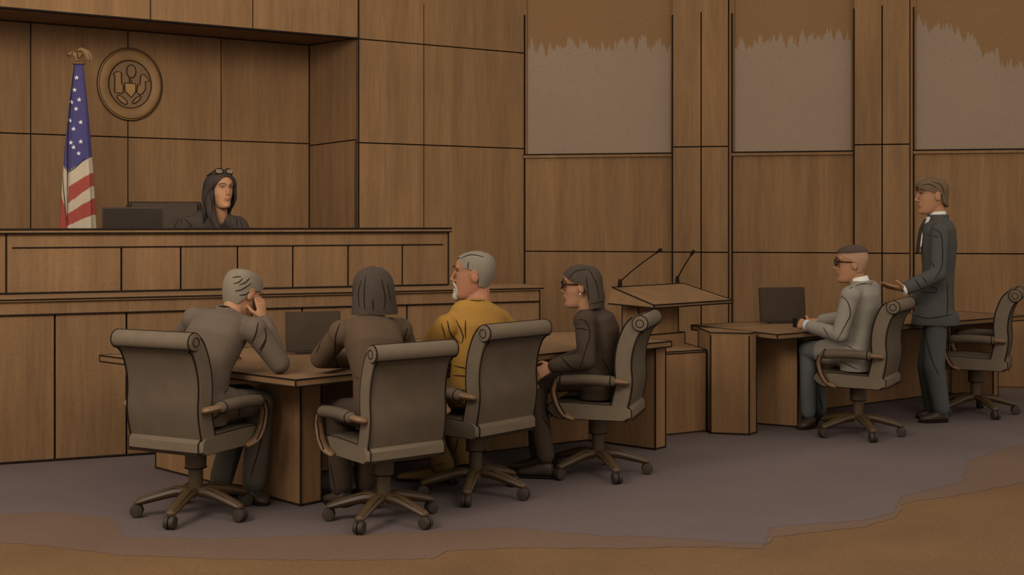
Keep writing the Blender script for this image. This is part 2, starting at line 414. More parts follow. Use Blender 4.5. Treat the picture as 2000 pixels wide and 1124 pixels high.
m.tube([B0+dB2*(BL_+.02)-nI*.036+V((0, 0, 1.042)), B0+dB2*(BL_+.02)+nI*.42+V((0, 0, 1.042))], .007, 1, 6)
put(m, 'ledge', ['table_top', 'ink'], bench, sm=False)
U0 = B0+nI*.36; UE = hit(U0, dB2, 875)
m = MB()
panels(m, U0, dB2, -nI, [T0]+[hit(U0, dB2, x) for x in (237, 353, 464, 572, 680, 786)]+[UE], [1.055, 1.365])
bx(m, U0, dB2, nI, T0, UE, 0, .06, 1.365, 1.462)
m.tube([U0+dB2*(hit(U0, dB2, 24))-nI*.003+V((0, 0, 1.365)), U0+dB2*(UE-.04)-nI*.003+V((0, 0, 1.365))], .0065, 1, 6)
bx(m, U0, dB2, nI, UE-.05, UE, .03, 1.25, 0, 1.462)
for t in (UE+.002, hit(U0, dB2, 12)):
    m.tube([U0+dB2*t-nI*.003+V((0, 0, 1.06)), U0+dB2*t-nI*.003+V((0, 0, 1.46))], .008, 1, 6)
m.tube([U0+dB2*T0-nI*.006+V((0, 0, 1.062)), U0+dB2*UE-nI*.006+V((0, 0, 1.062))], .009, 1, 6)
put(m, 'upper_front', ['bench_wood', 'ink'], bench, sm=False)
m = MB(); bx(m, U0, dB2, nI, T0, UE+.02, -.03, .20, 1.462, 1.488)
for zz, rr in ((1.462, .006), (1.487, .009)):
    m.tube([U0+dB2*T0-nI*.031+V((0, 0, zz)), U0+dB2*(UE+.02)-nI*.031+V((0, 0, zz))], rr, 1, 6)
put(m, 'top_rail', ['table_top', 'ink'], bench, sm=False)
m = MB(); bx(m, U0, dB2, nI, T0, UE-.05, .06, .50, 1.30, 1.33); put(m, 'worktop', 'table_top', bench, sm=False)
m = MB(); bx(m, U0, dB2, nI, T0, UE-.05, .66, 2.30, 0, .55)
pf = struct(m, 'floor_platform', 'carpet')

# ------------------------------------------------------------------ desks
def quad_edges(c, z, r, mi, mb, idx=(0, 1, 2, 3)):
    for i in idx:
        a, b = c[i], c[(i+1) % 4]; mb.tube([(a[0], a[1], z), (b[0], b[1], z)], r, mi, 6)
def desk(label, FL, FR, BR, BL, ends, modesty, h=.73):
    c = (V(FL)+V(FR)+V(BR)+V(BL))/4
    e = empty('counsel_table', (c[0], c[1], 0)); tag(e, label, 'table')
    q = [V((*p, 0)) for p in (FL, FR, BR, BL)]
    m = MB().prism(q, h-.04, h, 0)
    quad_edges(q, h-.002, .006, 1, m); quad_edges(q, h-.038, .006, 1, m)
    for p in q: m.tube([(p.x, p.y, h-.04), (p.x, p.y, h)], .006, 1, 6)
    put(m, 'tabletop', ['table_top', 'ink'], e, sm=False)
    for f in ends:
        f = [V((*p, 0)) for p in f]; m = MB().prism(f, 0, h-.04, 0)
        for p in f: m.tube([(p.x, p.y, 0), (p.x, p.y, h-.04)], .007, 1, 6)
        quad_edges(f, .0075, .007, 1, m)
        put(m, 'end_panel', ['table_wood', 'ink'], e, sm=False)
    f = [V((*p, 0)) for p in modesty]; m = MB().prism(f, 0, h-.04, 0); quad_edges(f, .0075, .007, 1, m)
    put(m, 'modesty_panel', ['table_wood', 'ink'], e, sm=False)
    return e
def xy(v): return (v.x, v.y)
FL1, FR1, BR1, BL1 = (-1.11, 6.30), (1.08, 8.32), (.45, 9.05), (-2.50, 7.45)
def panel4(a, b, th):                                   # end panel footprint: long face a-b, thickness to its right
    a, b = V((*a, 0)), V((*b, 0)); d = (b-a).normalized(); n = V((-d.y, d.x, 0))
    return [xy(a), xy(b), xy(b+n*th), xy(a+n*th)]
desk('long wooden counsel table where four people sit, beside the lectern', FL1, FR1, BR1, BL1,
     [panel4((-2.22, 7.66), (-1.143, 6.643), .14), panel4((.52, 8.62), (.9645, 8.267), .13)],
     [(-1.55, 7.28), (.55, 8.62), (.53, 8.66), (-1.57, 7.32)])
FL2, FR2, BR2, BL2 = (1.90, 8.80), (4.42, 10.53), (4.02, 11.0), (1.40, 9.60)
desk('wooden counsel table along the window wall, beside the standing man', FL2, FR2, BR2, BL2,
     [panel4((1.62, 9.44), (2.13, 9.16), .12), panel4((3.90, 10.92), (4.19, 10.70), .14)],
     [(1.9, 9.58), (3.9, 10.95), (3.88, 10.98), (1.88, 9.61)])
# low cabinet right of the lectern
m = MB(); q = [V((1.439, 8.90, 0)), V((1.705, 8.836, 0)), V((1.775, 8.93, 0)), V((1.53, 9.27, 0)), V((1.415, 9.32, 0))]
lc = empty('low_cabinet', (1.58, 9.05, 0)); tag(lc, 'low plain wooden cabinet between the lectern and the window-side table', 'cabinet')
m.prism(q, 0, .715, 0)
for i in range(5):
    m.tube([q[i], q[i]+V((0, 0, .715))], .007, 1, 6); b = q[(i+1) % 5]
    m.tube([q[i]+V((0, 0, .0075)), b+V((0, 0, .0075))], .007, 1, 6)
put(m, 'body', ['table_wood', 'ink'], lc, sm=False)
m = MB(); cq = sum(q, V((0, 0, 0)))/5; q2 = [cq+(p-cq)*1.0 for p in q]; m.prism(q2, .715, .735, 0)
for i in range(5): m.tube([q2[i]+V((0, 0, .733)), q2[(i+1) % 5]+V((0, 0, .733))], .006, 1, 6)
put(m, 'top', ['table_top', 'ink'], lc, sm=False)
# lectern
lec = empty('lectern', (1.1, 9.2, 0)); tag(lec, 'wooden lectern with a broad sloping reading top on a narrow pedestal', 'lectern')
m = MB(); q = [V((.98, 8.752, 0)), V((1.422, 8.995, 0)), V((1.31, 9.62, 0)), V((.74, 9.42, 0))]
m.prism(q, 0, .60, 0)
for i in range(4):
    m.tube([q[i], q[i]+V((0, 0, .60))], .007, 1, 6); b = q[(i+1) % 4]
    for z in (.0075, .585, .60): m.tube([q[i]+V((0, 0, z)), b+V((0, 0, z))], .006, 1, 6)
put(m, 'base_cabinet', ['table_wood', 'ink'], lec, sm=False)
m = MB(); q = [V((.96, 9.12, 0)), V((1.325, 9.42, 0)), V((1.16, 9.58, 0)), V((.80, 9.32, 0))]
m.prism(q, .60, .69, 0)
for i in range(4):
    m.tube([q[i]+V((0, 0, .6)), q[i]+V((0, 0, .69))], .006, 1, 6); m.tube([q[i]+V((0, 0, .69)), q[(i+1) % 4]+V((0, 0, .69))], .006, 1, 6)
put(m, 'plinth', ['table_wood', 'ink'], lec, sm=False)
m = MB(); q = [V((.947, 9.2, 0)), V((1.283, 9.475, 0)), V((1.15, 9.56, 0)), V((.836, 9.32, 0))]
top = [.92, .92, .97, .97]
m.hexa([p+V((0, 0, .69)) for p in q], [p+V((0, 0, t)) for p, t in zip(q, top)], 0)
for p, t in zip(q, top): m.tube([p+V((0, 0, .69)), p+V((0, 0, t))], .006, 1, 6)
put(m, 'pedestal', ['table_wood', 'ink'], lec, sm=False)
LFL, LFR, LBR, LBL = V((1.04, 9.0, .925)), V((1.72, 9.58, .925)), V((1.36, 9.76, 1.045)), V((.75, 9.2, 1.045))
m = MB(); dz = V((0, 0, .022)); LBL2 = V((.72, 9.18, .935)); LBR2 = V((1.37, 9.78, .935))
m.hexa([LFL-dz, LFR-dz, LBR2-dz*.5, LBL2-dz*.5], [LFL, LFR, LBR, LBL], 0)
for a, b in ((LFL, LFR), (LFR, LBR), (LBR, LBL), (LBL, LFL), (LFL-dz, LFR-dz), (LFL-dz, LBL2-dz*.5), (LFL, LFL-dz), (LFR, LFR-dz)): m.tube([a, b], .007, 1, 6)
put(m, 'reading_top', ['table_top', 'ink'], lec, sm=False)
for b, mid, tip, lab in ((LBL+V((.06, .02, 0)), at(1240, 525, 9.12), at(1286, 491, 9.0), 'gooseneck microphone with the longer neck, at the far left corner of the lectern top'),
                         (LBR+V((-.05, -.02, 0)), at(1335, 522, 9.6), at(1352, 495, 9.5), 'shorter, steeper gooseneck microphone at the far right corner of the lectern top')):
    e = empty('gooseneck_microphone', b); tag(e, lab, 'microphone', 'microphones on the lectern')
    m = MB(); m.lathe(b+V((0, 0, .006)), [(.018, 0), (.018, .012), (.012, .05), (.006, .055)], 0, 12); put(m, 'base', 'ink', e)
    P, _ = smooth([b+V((0, 0, .04)), mid, tip], [0, 0, 0], 6); m = MB().tube(P, .005, 0, 8); put(m, 'neck', 'ink', e)
    m = MB(); d = (tip-mid).normalized(); m.limb([tip-d*.02, tip+d*.02], [.009, .0135], 10); put(m, 'capsule', 'ink', e)

# ------------------------------------------------------------------ screens
def screen(label, c, d, w_, h_, lean, scr, sheen, zb):
    """flat monitor on a short foot; c = middle of the lower edge, d = along the screen left to right as seen from its front"""
    n = V((d.y, -d.x, 0)); up = (V((0, 0, 1))-n*lean).normalized(); nn = d.cross(up)*1.0
    if nn.dot(n) < 0: nn = -nn
    e = empty('monitor', (c.x, c.y, zb)); tag(e, label, 'monitor')
    ax = (d, -nn, up); cc = c+up*h_/2
    m = MB().box(cc-nn*.012, (w_/2, .012, h_/2), 0, ax); put(m, 'housing', 'bezel', e, sm=False)
    m = MB().box(cc+nn*.001, (w_/2-.012, .002, h_/2-.012), 0, ax)
    if sheen:
        for t0, t1 in ((-.36, -.12), (.05, .11)):
            P = lambda a, b: cc+d*(a*w_)+up*(b*h_)+nn*.0035
            m.add([P(t0-.12, .45), P(t1-.12, .45), P(min(t1+.5, .46), -.30 if t1 < 0 else -.2), P(min(t0+.5, .40), -.38 if t1 < 0 else -.26)], [(0, 3, 2, 1)], 1)
    put(m, 'display', [scr, 'screen_sheen'], e, sm=False)
    m = MB(); b = c-nn*.05
    m.prism([b+d*.1-nn*.07, b-d*.1-nn*.07, b-d*.1+nn*.045, b+d*.1+nn*.045], zb+.002, zb+.010, 0)
    m.box(V((b.x, b.y, zb+.07)), (.025, .012, .068), 0, (d, -nn, V((0, 0, 1)))); put(m, 'stand', 'bezel', e, sm=False)
    return e
dm = V((.96, .27, 0)).normalized()
screen('dark monitor on the long counsel table, beyond the two people with their backs turned', V((-1.21, 7.50, .742)), dm, .335, .25, .12, 'screen', False, .73)
screen('dark monitor on the window-side table in front of the man in glasses', V((2.15, 9.72, .742)), V((.97, .25, 0)).normalized(), .39, .275, .10, 'screen', False, .73)
e = screen('black monitor on the judge bench beside the flag', V(((256-1000)/F*8.98, 9.02, 1.345)), V((.985, .17, 0)).normalized(), .445, .30, .05, 'screen_dark', False, 1.33)

# ------------------------------------------------------------------ office chairs (built facing +Y, then copied)
def make_chair():
    t = empty('office_chair', (0, 0, 0)); L = dict(parent=t, local=True)
    # seat cushion: rounded slab, waterfall front
    m = MB(); prof = [(.235, .385), (.262, .41), (.262, .435), (.235, .458), (.10, .462), (-.10, .455), (-.225, .455), (-.25, .43), (-.25, .385), (-.22, .365), (.20, .365)]
    xs = [(-.245, .93), (-.225, 1.0), (.225, 1.0), (.245, .93)]
    def slab(mb, prof, xs, mi=0):
        cy = sum(p[0] for p in prof)/len(prof); cz = sum(p[1] for p in prof)/len(prof); n = len(prof); vs = []
        for x, k in xs: vs += [(x, cy+(p[0]-cy)*k, cz+(p[1]-cz)*k) for p in prof]
        fs = []
        for i in range(len(xs)-1):
            for j in range(n): fs.append((i*n+j, i*n+(j+1) % n, (i+1)*n+(j+1) % n, (i+1)*n+j))
        fs += [tuple(range(n))[::-1], tuple((len(xs)-1)*n+j for j in range(n))]
        return mb.add(vs, fs, mi)
    slab(m, prof, xs)
    for x in (-.228, .228):
        m.tube([(x, a, b) for a, b in prof+prof[:1]], .0045, 1, 6)
    m.tube([(-.228, -.252, .372), (.228, -.252, .372)], .005, 1, 6); m.tube([(-.228, .24, .374), (.228, .24, .374)], .005, 1, 6)
    put(m, 'seat', ['leather_edge', 'ink'], **L)
    # backrest: S-curved upholstered slab with piping
    ctr = [(-.166, .395), (-.176, .44), (-.195, .52), (-.205, .60), (-.20, .68), (-.205, .76), (-.225, .84), (-.255, .905), (-.29, .94)]
    C, _ = smooth([(0, a, b) for a, b in ctr], [0]*len(ctr), 4); half = .052
    fr = []; bk = []
    for i, p in enumerate(C):
        d = (C[min(i+1, len(C)-1)]-C[max(i-1, 0)]).normalized(); nn = V((0, d.z, -d.y)); fr.append(p+nn*half); bk.append(p-nn*half)
    m = MB(); loop = [(p.y, p.z) for p in fr]+[(p.y, p.z) for p in bk[::-1]]; W = .238
    n = len(loop); vs = []
    for x, k in ((-W, .82), (-W+.014, 1), (W-.014, 1), (W, .82)):
        for i, q in enumerate(loop):
            j = i if i < len(C) else n-1-i; c = C[j]
            vs.append((x, c.y+(q[0]-c.y)*k, c.z+(q[1]-c.z)*k))
    k = len(C)
    for s in range(3):
        for j in range(n):
            a, b = s*n+j, s*n+(j+1) % n
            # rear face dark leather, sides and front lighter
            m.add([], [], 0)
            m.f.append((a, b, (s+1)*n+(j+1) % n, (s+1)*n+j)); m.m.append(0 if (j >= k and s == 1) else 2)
    m.v += [V(p) for p in vs]
    for s in (0, 3):
        for j in range(k-1):
            f = (s*n+j, s*n+j+1, s*n+n-2-j, s*n+n-1-j); m.f.append(f if s else f[::-1]); m.m.append(2)
    for x in (-W+.006, W-.006):
        m.tube([(x, p.y, p.z) for p in fr], .0048, 1, 6); m.tube([(x, p.y, p.z) for p in bk], .0052, 1, 6)
    m.tube([(-W, bk[0].y, bk[0].z), (W, bk[0].y, bk[0].z)], .006, 1, 6)
    b = put(m, 'backrest', ['leather', 'ink', 'leather_edge'], **L)
    m = MB(); c = V((0, -.305, .945)); R = .046; X = (V((0, 1, 0)), V((0, 0, 1)), V((1, 0, 0)))
    m.lathe(c, [(R*.55, -.262), (R*.92, -.258), (R, -.245), (R, .245), (R*.92, .258), (R*.55, .262)], 0, 20, X)
    for x in (-.25, .25): m.tube([c+V((x, R*1.0*math.cos(a), R*1.0*math.sin(a))) for a in [2*math.pi*i/20 for i in range(21)]], .0045, 1, 6)
    for x in (-.263, .263): m.tube([c+V((x, R*.5*math.cos(a), R*.5*math.sin(a))) for a in [2*math.pi*i/14 for i in range(15)]], .003, 1, 6)
    m.tube([c+V((-.25, -.03, -.036)), c+V((.25, -.03, -.036))], .006, 1, 6); m.tube([c+V((-.25, .005, .046)), c+V((.25, .005, .046))], .0045, 1, 6)
    r = put(m, 'headroll', ['leather_edge', 'ink'], b, True)
    for sgn in (-1, 1):
        x = .285*sgn
        m = MB(); m.limb([(x, -.14, .605), (x, .02, .61), (x, .16, .60)], [(.038, .032)]*3, 14, 3, flat=(1, 0, 0))
        for y in (-.14, .16): m.tube([(x+.038*math.cos(a), y, .604+.032*math.sin(a)) for a in [2*math.pi*i/16 for i in range(17)]], .0045, 1, 6)
        a = put(m, 'armrest', ['leather', 'ink'], **L)
        m = MB(); m.limb([(x, .185, .60), (x, .205, .54), (x, .185, .46), (x*.97, .15, .40), (x*.9, .10, .375)], [(.024, .014), (.024, .016), (.026, .018), (.026, .018), (.024, .014)], 12, 4, flat=(1, 0, 0))
        m2 = MB(); m2.limb([(x, -.16, .605), (x*.95, -.21, .60), (x*.86, -.22, .595)], [(.022, .018)]*3, 10, 3, flat=(1, 0, 0)); put(m2, 'arm_bracket', 'chair_wood', a, True)
        for q in (1,):
            m.tube([(x+.02*sgn, .20, .60), (x+.02*sgn, .222, .54), (x+.02*sgn, .203, .46), (x*.97+.02*sgn, .168, .40)], .004, 1, 6)
            m.tube([(x+.02*sgn, .172, .58), (x+.02*sgn, .188, .54), (x+.02*sgn, .166, .46), (x*.97+.02*sgn, .132, .40)], .004, 1, 6)
        put(m, 'arm_support', ['chair_wood', 'ink'], a, True)
    m = MB(); m.lathe((0, 0, 0), [(.055, .10), (.05, .135), (.038, .14), (.038, .25), (.054, .252), (.057, .345), (.048, .352), (.07, .356), (.10, .372)], 0, 20)
    for z, q in ((.252, .055), (.345, .058), (.137, .051)): m.tube([(q*math.cos(a), q*math.sin(a), z) for a in [2*math.pi*i/20 for i in range(21)]], .004, 1, 6)
    put(m, 'gas_column', ['base_metal', 'ink'], **L)
    for i in range(5):
        a = math.radians(90+72*i+PH); d = V((math.cos(a), math.sin(a), 0)); s = V((-d.y, d.x, 0)); z = V((0, 0, 1))
        m = MB(); m.limb([d*.03+z*.125, d*.10+z*.128, d*.20+z*.105, d*.295+z*.078], [(.033, .026), (.034, .03), (.032, .026), (.027, .019)], 10, 3, flat=s)
        for q in (-1, 1): m.tube([d*.05+z*.142+s*.024*q, d*.11+z*.148+s*.024*q, d*.20+z*.121+s*.023*q, d*.30+z*.088+s*.018*q], .0035, 1, 6)
        lg = put(m, 'star_leg', ['base_metal', 'ink'], **L)
        m = MB(); c = d*.30+z*.034
        m.lathe(c, [(.014, -.030), (.031, -.027), (.034, -.020), (.034, -.004), (.022, -.003), (.022, .003), (.034, .004), (.034, .020), (.031, .027), (.014, .030)], 0, 16, (d, z, s))
        m.tube([d*.295+z*.034, d*.295+z*.075], .011, 0, 8)
        put(m, 'caster', ['caster', 'ink'], lg, True)
    return t
PH = -20
chair0 = make_chair()
used = []
def place(x, y, f, z, label, scale=1.0, mats=None):
    if not used: r = chair0
    else:
        r = chair0.copy(); COL.objects.link(r)
        for ch in list(chair0.children):
            c = ch.copy(); COL.objects.link(c); c.parent = r
            for g in list(ch.children): d = g.copy(); COL.objects.link(d); d.parent = c
    used.append(r)
    r.location = (x, y, z); r.rotation_euler = (0, 0, math.atan2(-f[0], f[1])); r.scale = (scale,)*3
    for ch in (list(r.children)+[g for c in r.children for g in c.children]) if mats else ():
        for sl in ch.material_slots:
            k = sl.material.name
            if k in mats: sl.link = 'OBJECT'; sl.material = MATS[mats[k]]
    tag(r, label, 'chair', 'high-back office chairs'); return r
CH1, CH2, CH3, CH4, CH5, CH6 = (-1.66, 6.45), (-.66, 6.33), (-.205, 6.93), (.525, 7.50), (2.495, 8.86), (3.71, 9.84)
F1, F2, F3, F4, F5, F6 = [tuple(V(f).normalized()) for f in ((.44, .90), (-.6, .8), (-.74, .67), (-.96, .28), (-.87, .5), (-.9, .43))]
place(*CH1, F1, 0, 'high-back grey office chair under the grey-haired man in a suit, seen from behind')
place(*CH2, F2, 0, 'high-back grey office chair of the bob-haired woman with her back turned, nearest the front', .95)
place(*CH3, F3, 0, 'high-back grey office chair of the man in the orange shirt')
place(*CH4, F4, 0, 'high-back grey office chair of the woman in glasses, seen from its side')
place(*CH5, F5, 0, 'high-back grey office chair of the man in the light grey suit')
place(*CH6, F6, 0, 'empty high-back grey office chair beside the standing man', 1.02)
jc = V((-2.83, 9.98, .55))
place(jc.x, jc.y, (.25, -.97), .55, 'dark office chair behind the judge bench, left of the judge', 1.16, {'leather': 'chair_dark', 'leather_edge': 'chair_dark'})

# ------------------------------------------------------------------ flag
fx = V((-3.54, 10.0, .55)); fl = empty('flag_stand', fx); tag(fl, 'furled national flag on a pole with an eagle finial, behind the bench', 'flag')
m = MB(); m.lathe(fx, [(.16, 0), (.16, .02), (.05, .05), (.03, .09)], 0, 24); put(m, 'base', 'bronze', fl)
m = MB(); m.tube([fx, fx+V((0, 0, 2.27))], .014, 0, 12); put(m, 'pole', 'bronze', fl)
# cloth: a cone of folds; columns of faces coloured by canton, diagonal stripes
m = MB(); NA, NZ = 120, 220; cx = fx+V((0, 0, 0)); zb, zt = 1.36, 2.82
def fold(a, s):                                           # s: 0 top .. 1 bottom
    half = .034+.118*s**.85+.010*math.sin(math.pi*s)
    k = 1+.12*s*math.cos(5*a+.6)+.10*s*math.cos(9*a+2)
    sx = half*1.0; sy = half*.62
    return V((sx*math.sin(a)*(1+.05*s*math.cos(7*a)), -sy*math.cos(a)*k, 0))
vs = []
for i in range(NZ+1):
    s = i/NZ; z = zt+(zb-zt)*s; lean = V((-.010*s+.012, 0, 0))
    for k in range(NA): vs.append(V((cx.x, cx.y, z))+lean+fold(2*math.pi*k/NA-math.pi, s))
fs = []; ms = []
for i in range(NZ):
    for k in range(NA):
        a = 2*math.pi*(k+.5)/NA-math.pi; u = math.sin(a); s = (i+.5)/NZ
        fs.append((i*NA+k, (i+1)*NA+k, (i+1)*NA+(k+1) % NA, i*NA+(k+1) % NA))
        us = -.38                                         # the fold that parts the left strip from the right
        if abs(a) > math.pi/2: u = -1.0 if a < 0 else 1.0
        y = 125+350*s; e = (u-us)/(1-us) if u > us else (u+1)/(us+1)
        if u > us:
            bd = [335-28*e, 366-28*e, 399-36*e, 419-31*e, 442-23*e, 466-18*e, 490]
            k_ = sum(1 for q in bd if y > q); c = 0 if k_ == 0 else (1 if k_ % 2 else 2)
        else:
            c = 0 if y < 320+15*e else (1 if e > (y-362)/66 else 2)
        ms.append(c)
m.add(vs, fs); m.m = ms
m.f.append(tuple(range(NA))); m.m.append(0); m.f.append(tuple(NZ*NA+k for k in range(NA))[::-1]); m.m.append(2)
def star(mb, c, r, mi):
    o = [c+V((math.sin(2*math.pi*i/10)*(r if i % 2 == 0 else r*.42), 0, math.cos(2*math.pi*i/10)*(r if i % 2 == 0 else r*.42))) for i in range(10)]
    mb.add([p+V((0, -.006, 0)) for p in o]+[p+V((0, .02, 0)) for p in o], [tuple(range(10))]+[(i, 10+i, 10+(i+1) % 10, (i+1) % 10) for i in range(10)], mi)
bv = BVHTree.FromPolygons([tuple(p) for p in m.v], m.f)
for px, py in ((150, 152), (146, 176), (155, 195), (140, 200), (149, 213), (137, 236), (158, 239), (144, 252), (139, 279), (158, 277), (144, 288), (154, 300)):
    d = (at(px, py, 1)-EYE).normalized(); h = bv.ray_cast(EYE, d)
    if h[0]: star(m, h[0], .020, 3)
ink(m, [[.005, (145, 128), (138, 200), (133, 260), (132, 333), (132, 440)], [.004, (122, 322), (130, 332), (134, 336), (150, 325), (167, 309)], [.004, (122, 325), (125, 380), (130, 430)]], mi=4)
put(m, 'flag_cloth', ['flag_blue', 'flag_white', 'flag_red', 'star_white', 'ink'], fl)
m = MB(); t = V((fx.x+.012, fx.y, 2.83))
m.lathe(t, [(.05, -.012), (.055, 0), (.03, .012), (.015, .02)], 0, 16)
m.limb([t+V((-.01, 0, .02)), t+V((-.02, 0, .06)), t+V((-.055, 0, .075)), t+V((-.095, 0, .05))], [.014, .022, .02, .008], 10)
for sg in (-1, 1):
    m.limb([t+V((.0, .012*sg, .05)), t+V((.03, .03*sg, .095)), t+V((.07, .035*sg, .075)), t+V((.09, .03*sg, .02))], [(.010, .02), (.009, .026), (.008, .022), (.006, .010)], 10, 4, flat=(0, 1, 0))
ink(m, [[.004, (125, 113), (133, 108), (140, 112)], [.004, (138, 118), (142, 101), (150, 100), (152, 116)], [.004, (150, 102), (160, 101), (166, 117)], [.004, (140, 121), (160, 120)]], mi=1)
put(m, 'eagle_finial', ['bronze_dark', 'ink'], fl)

# ------------------------------------------------------------------ wall seal
sc_ = C2-dA*(-hit(C2, dA, 253)) ; sc_ = C2+dA*hit(C2, dA, 253)+V((0, 0, 2.812)); se = empty('wall_seal', sc_); tag(se, 'round bronze eagle seal mounted on the panelled wall', 'seal')
AX = (dA, V((0, 0, 1)), nA); RX, RZ = .298, .336
def P2(x, z, o=0): return sc_+dA*x*RX+V((0, 0, 1))*z*RZ+nA*o
def ring(mb, r, o, w_, mi, n=48): mb.tube([P2(r*math.cos(2*math.pi*i/n), r*math.sin(2*math.pi*i/n), o) for i in range(n+1)], w_, mi, 6)
def disc(mb, prof, mi, n=48):
    vs = []; fs = []
    for r, o in prof: vs += [P2(r*math.cos(2*math.pi*k/n), r*math.sin(2*math.pi*k/n), o) for k in range(n)]
    for i in range(len(prof)-1):
        for k in range(n): fs.append((i*n+k, i*n+(k+1) % n, (i+1)*n+(k+1) % n, (i+1)*n+k))
    fs.append(tuple((len(prof)-1)*n+k for k in range(n)))
    mb.add(vs, fs, mi)
m = MB(); disc(m, [(1, 0), (1, .02), (.94, .035), (.84, .038), (.74, .034), (.66, .022), (.64, .012)], 0)
ring(m, 1.0, .02, .006, 1); ring(m, .66, .022, .006, 1); ring(m, .95, .034, .0035, 1); put(m, 'rim', ['bronze', 'ink'], se)
m = MB(); disc(m, [(.65, .004), (.63, .014)], 0); put(m, 'field', 'bronze_dark', se)
def relief(name, poly, mt, parent, h=.026, close=True):
    m = MB(); n = len(poly); vs = [P2(x, z, .012) for x, z in poly]+[P2(x, z, h) for x, z in poly]
    m.add(vs, [tuple(range(n, 2*n))]+[(i, (i+1) % n, n+(i+1) % n, n+i) for i in range(n)], 0)
    m.tube([P2(x, z, h) for x, z in poly+poly[:1]], .0055, 1, 6); return put(m, name, [mt, 'ink'], parent, sm=False)
ea = relief('shield', [(-.17, .03), (.17, .02), (.16, -.20), (.03, -.36), (-.16, -.2)], 'bronze_light', se)
relief('head', [(.03+.14*math.cos(2*math.pi*i/20), .36+.18*math.sin(2*math.pi*i/20)) for i in range(20)], 'bronze_dark', se)
m = MB(); m.tube([P2(-.02, .18, .02), P2(-.02, .05, .02)], .006, 1, 6); m.tube([P2(.03, .14, .02), P2(.05, .09, .02), P2(.02, .05, .02)], .006, 1, 6); m.tube([P2(-.03, .1, .012), P2(.04, .1, .012)], .012, 0, 6); put(m, 'neck', ['bronze_dark', 'ink'], se)
relief('wing', [(-.52, .26), (-.42, .33), (-.28, .32), (-.27, -.02), (-.22, -.03), (-.22, -.22), (-.28, -.27), (-.48, -.24), (-.47, .2)], 'bronze', se)
relief('wing', [(.32, .24), (.36, .30), (.44, .28), (.60, .13), (.46, .10), (.47, -.10), (.38, -.24), (.28, -.28), (.20, -.2), (.24, 0), (.30, 0)], 'bronze', se)
relief('leaf', [(-.25+.19*math.cos(t)*.8+.04*math.sin(t), -.44-.13*math.cos(t)*.8+.06*math.sin(t)) for t in [2*math.pi*i/16 for i in range(16)]], 'bronze', se)
relief('leaf', [(.2+.16*math.cos(t)*.8-.03*math.sin(t), -.42+.13*math.cos(t)*.8+.04*math.sin(t)) for t in [2*math.pi*i/16 for i in range(16)]], 'bronze', se)

# ------------------------------------------------------------------ people
HEAD = [(-.117, .068, .018, .022), (-.110, .086, -.005, .038), (-.095, .093, -.025, .048), (-.075, .090, -.05, .056), (-.05, .090, -.068, .063), (-.02, .089, -.083, .069),
        (.005, .087, -.092, .073), (.022, .084, -.097, .0745), (.045, .093, -.100, .076), (.07, .090, -.098, .074), (.09, .078, -.088, .067), (.105, .055, -.07, .054), (.114, .028, -.045, .034), (.118, .005, -.02, .012)]
def interp(tab, x):
    if x <= tab[0][0]: return tab[0][1:]
    for a, b in zip(tab, tab[1:]):
        if x <= b[0]:
            t = (x-a[0])/(b[0]-a[0]); return tuple(p+(q-p)*t for p, q in zip(a[1:], b[1:]))
    return tab[-1][1:]
class Head:
    def __init__(self, c, f, up=(0, 0, 1), s=1.0, fem=0.0):
        self.fem = fem
        self.c = V(c); up = V(up).normalized(); f = V(f); self.f = (f-up*f.dot(up)).normalized(); self.u = up; self.r = self.f.cross(up); self.s = s
    def p(self, x, y, z): return self.c+(self.r*x+self.f*y+self.u*z)*self.s
    def ax(self): return (self.r, self.f, self.u)
def head_mesh(mb, H, nose=1.0):
    nf = 1-.28*H.fem
    mb.loft([(H.p(0, (a+b)/2, z), H.r*w_*H.s*(1-.13*H.fem*(1 if z < -.04 else 0)), H.f*(a-b)/2*H.s) for z, a, b, w_ in HEAD], 0, 26, 2.25)
    P = H.p; s = H.s
    mb.limb([P(0, .090, .036), P(0, .101, .008), P(0, .109+.004*nose-.006*H.fem, -.016+.002*H.fem)], [.0065*s*nf, .0085*s*nf, .0095*s*nf], 10)
    for q in (-1, 1):
        mb.ell(P(.012*q, .098, -.022), (.008*s*nf, .011*s*nf, .007*s*nf), 0, H.ax())
        mb.limb([P(.012*q, .093, .043), P(.05*q, .078, .045)], [.009*s*(1-.3*H.fem), .008*s*(1-.3*H.fem)], 8)
        mb.ell(P(.078*q, -.012, .002), (.011*s, .021*s, .032*s), 0, (H.r, (H.f-H.u*.15).normalized(), (H.u+H.f*.15).normalized()))
        mb.limb([P(.083*q, -.03, .018), P(.085*q, -.012, .032), P(.083*q, .004, .018)], [.005*s]*3, 8)
    mb.ell(P(0, .093, -.043), (.024*s, .010*s, .0065*s), 0, H.ax()); mb.ell(P(0, .091, -.056), (.021*s, .010*s, .0065*s), 0, H.ax())
    mb.ell(P(0, .083, -.096), (.022*s*(1-.25*H.fem), .016*s, .015*s), 0, H.ax())
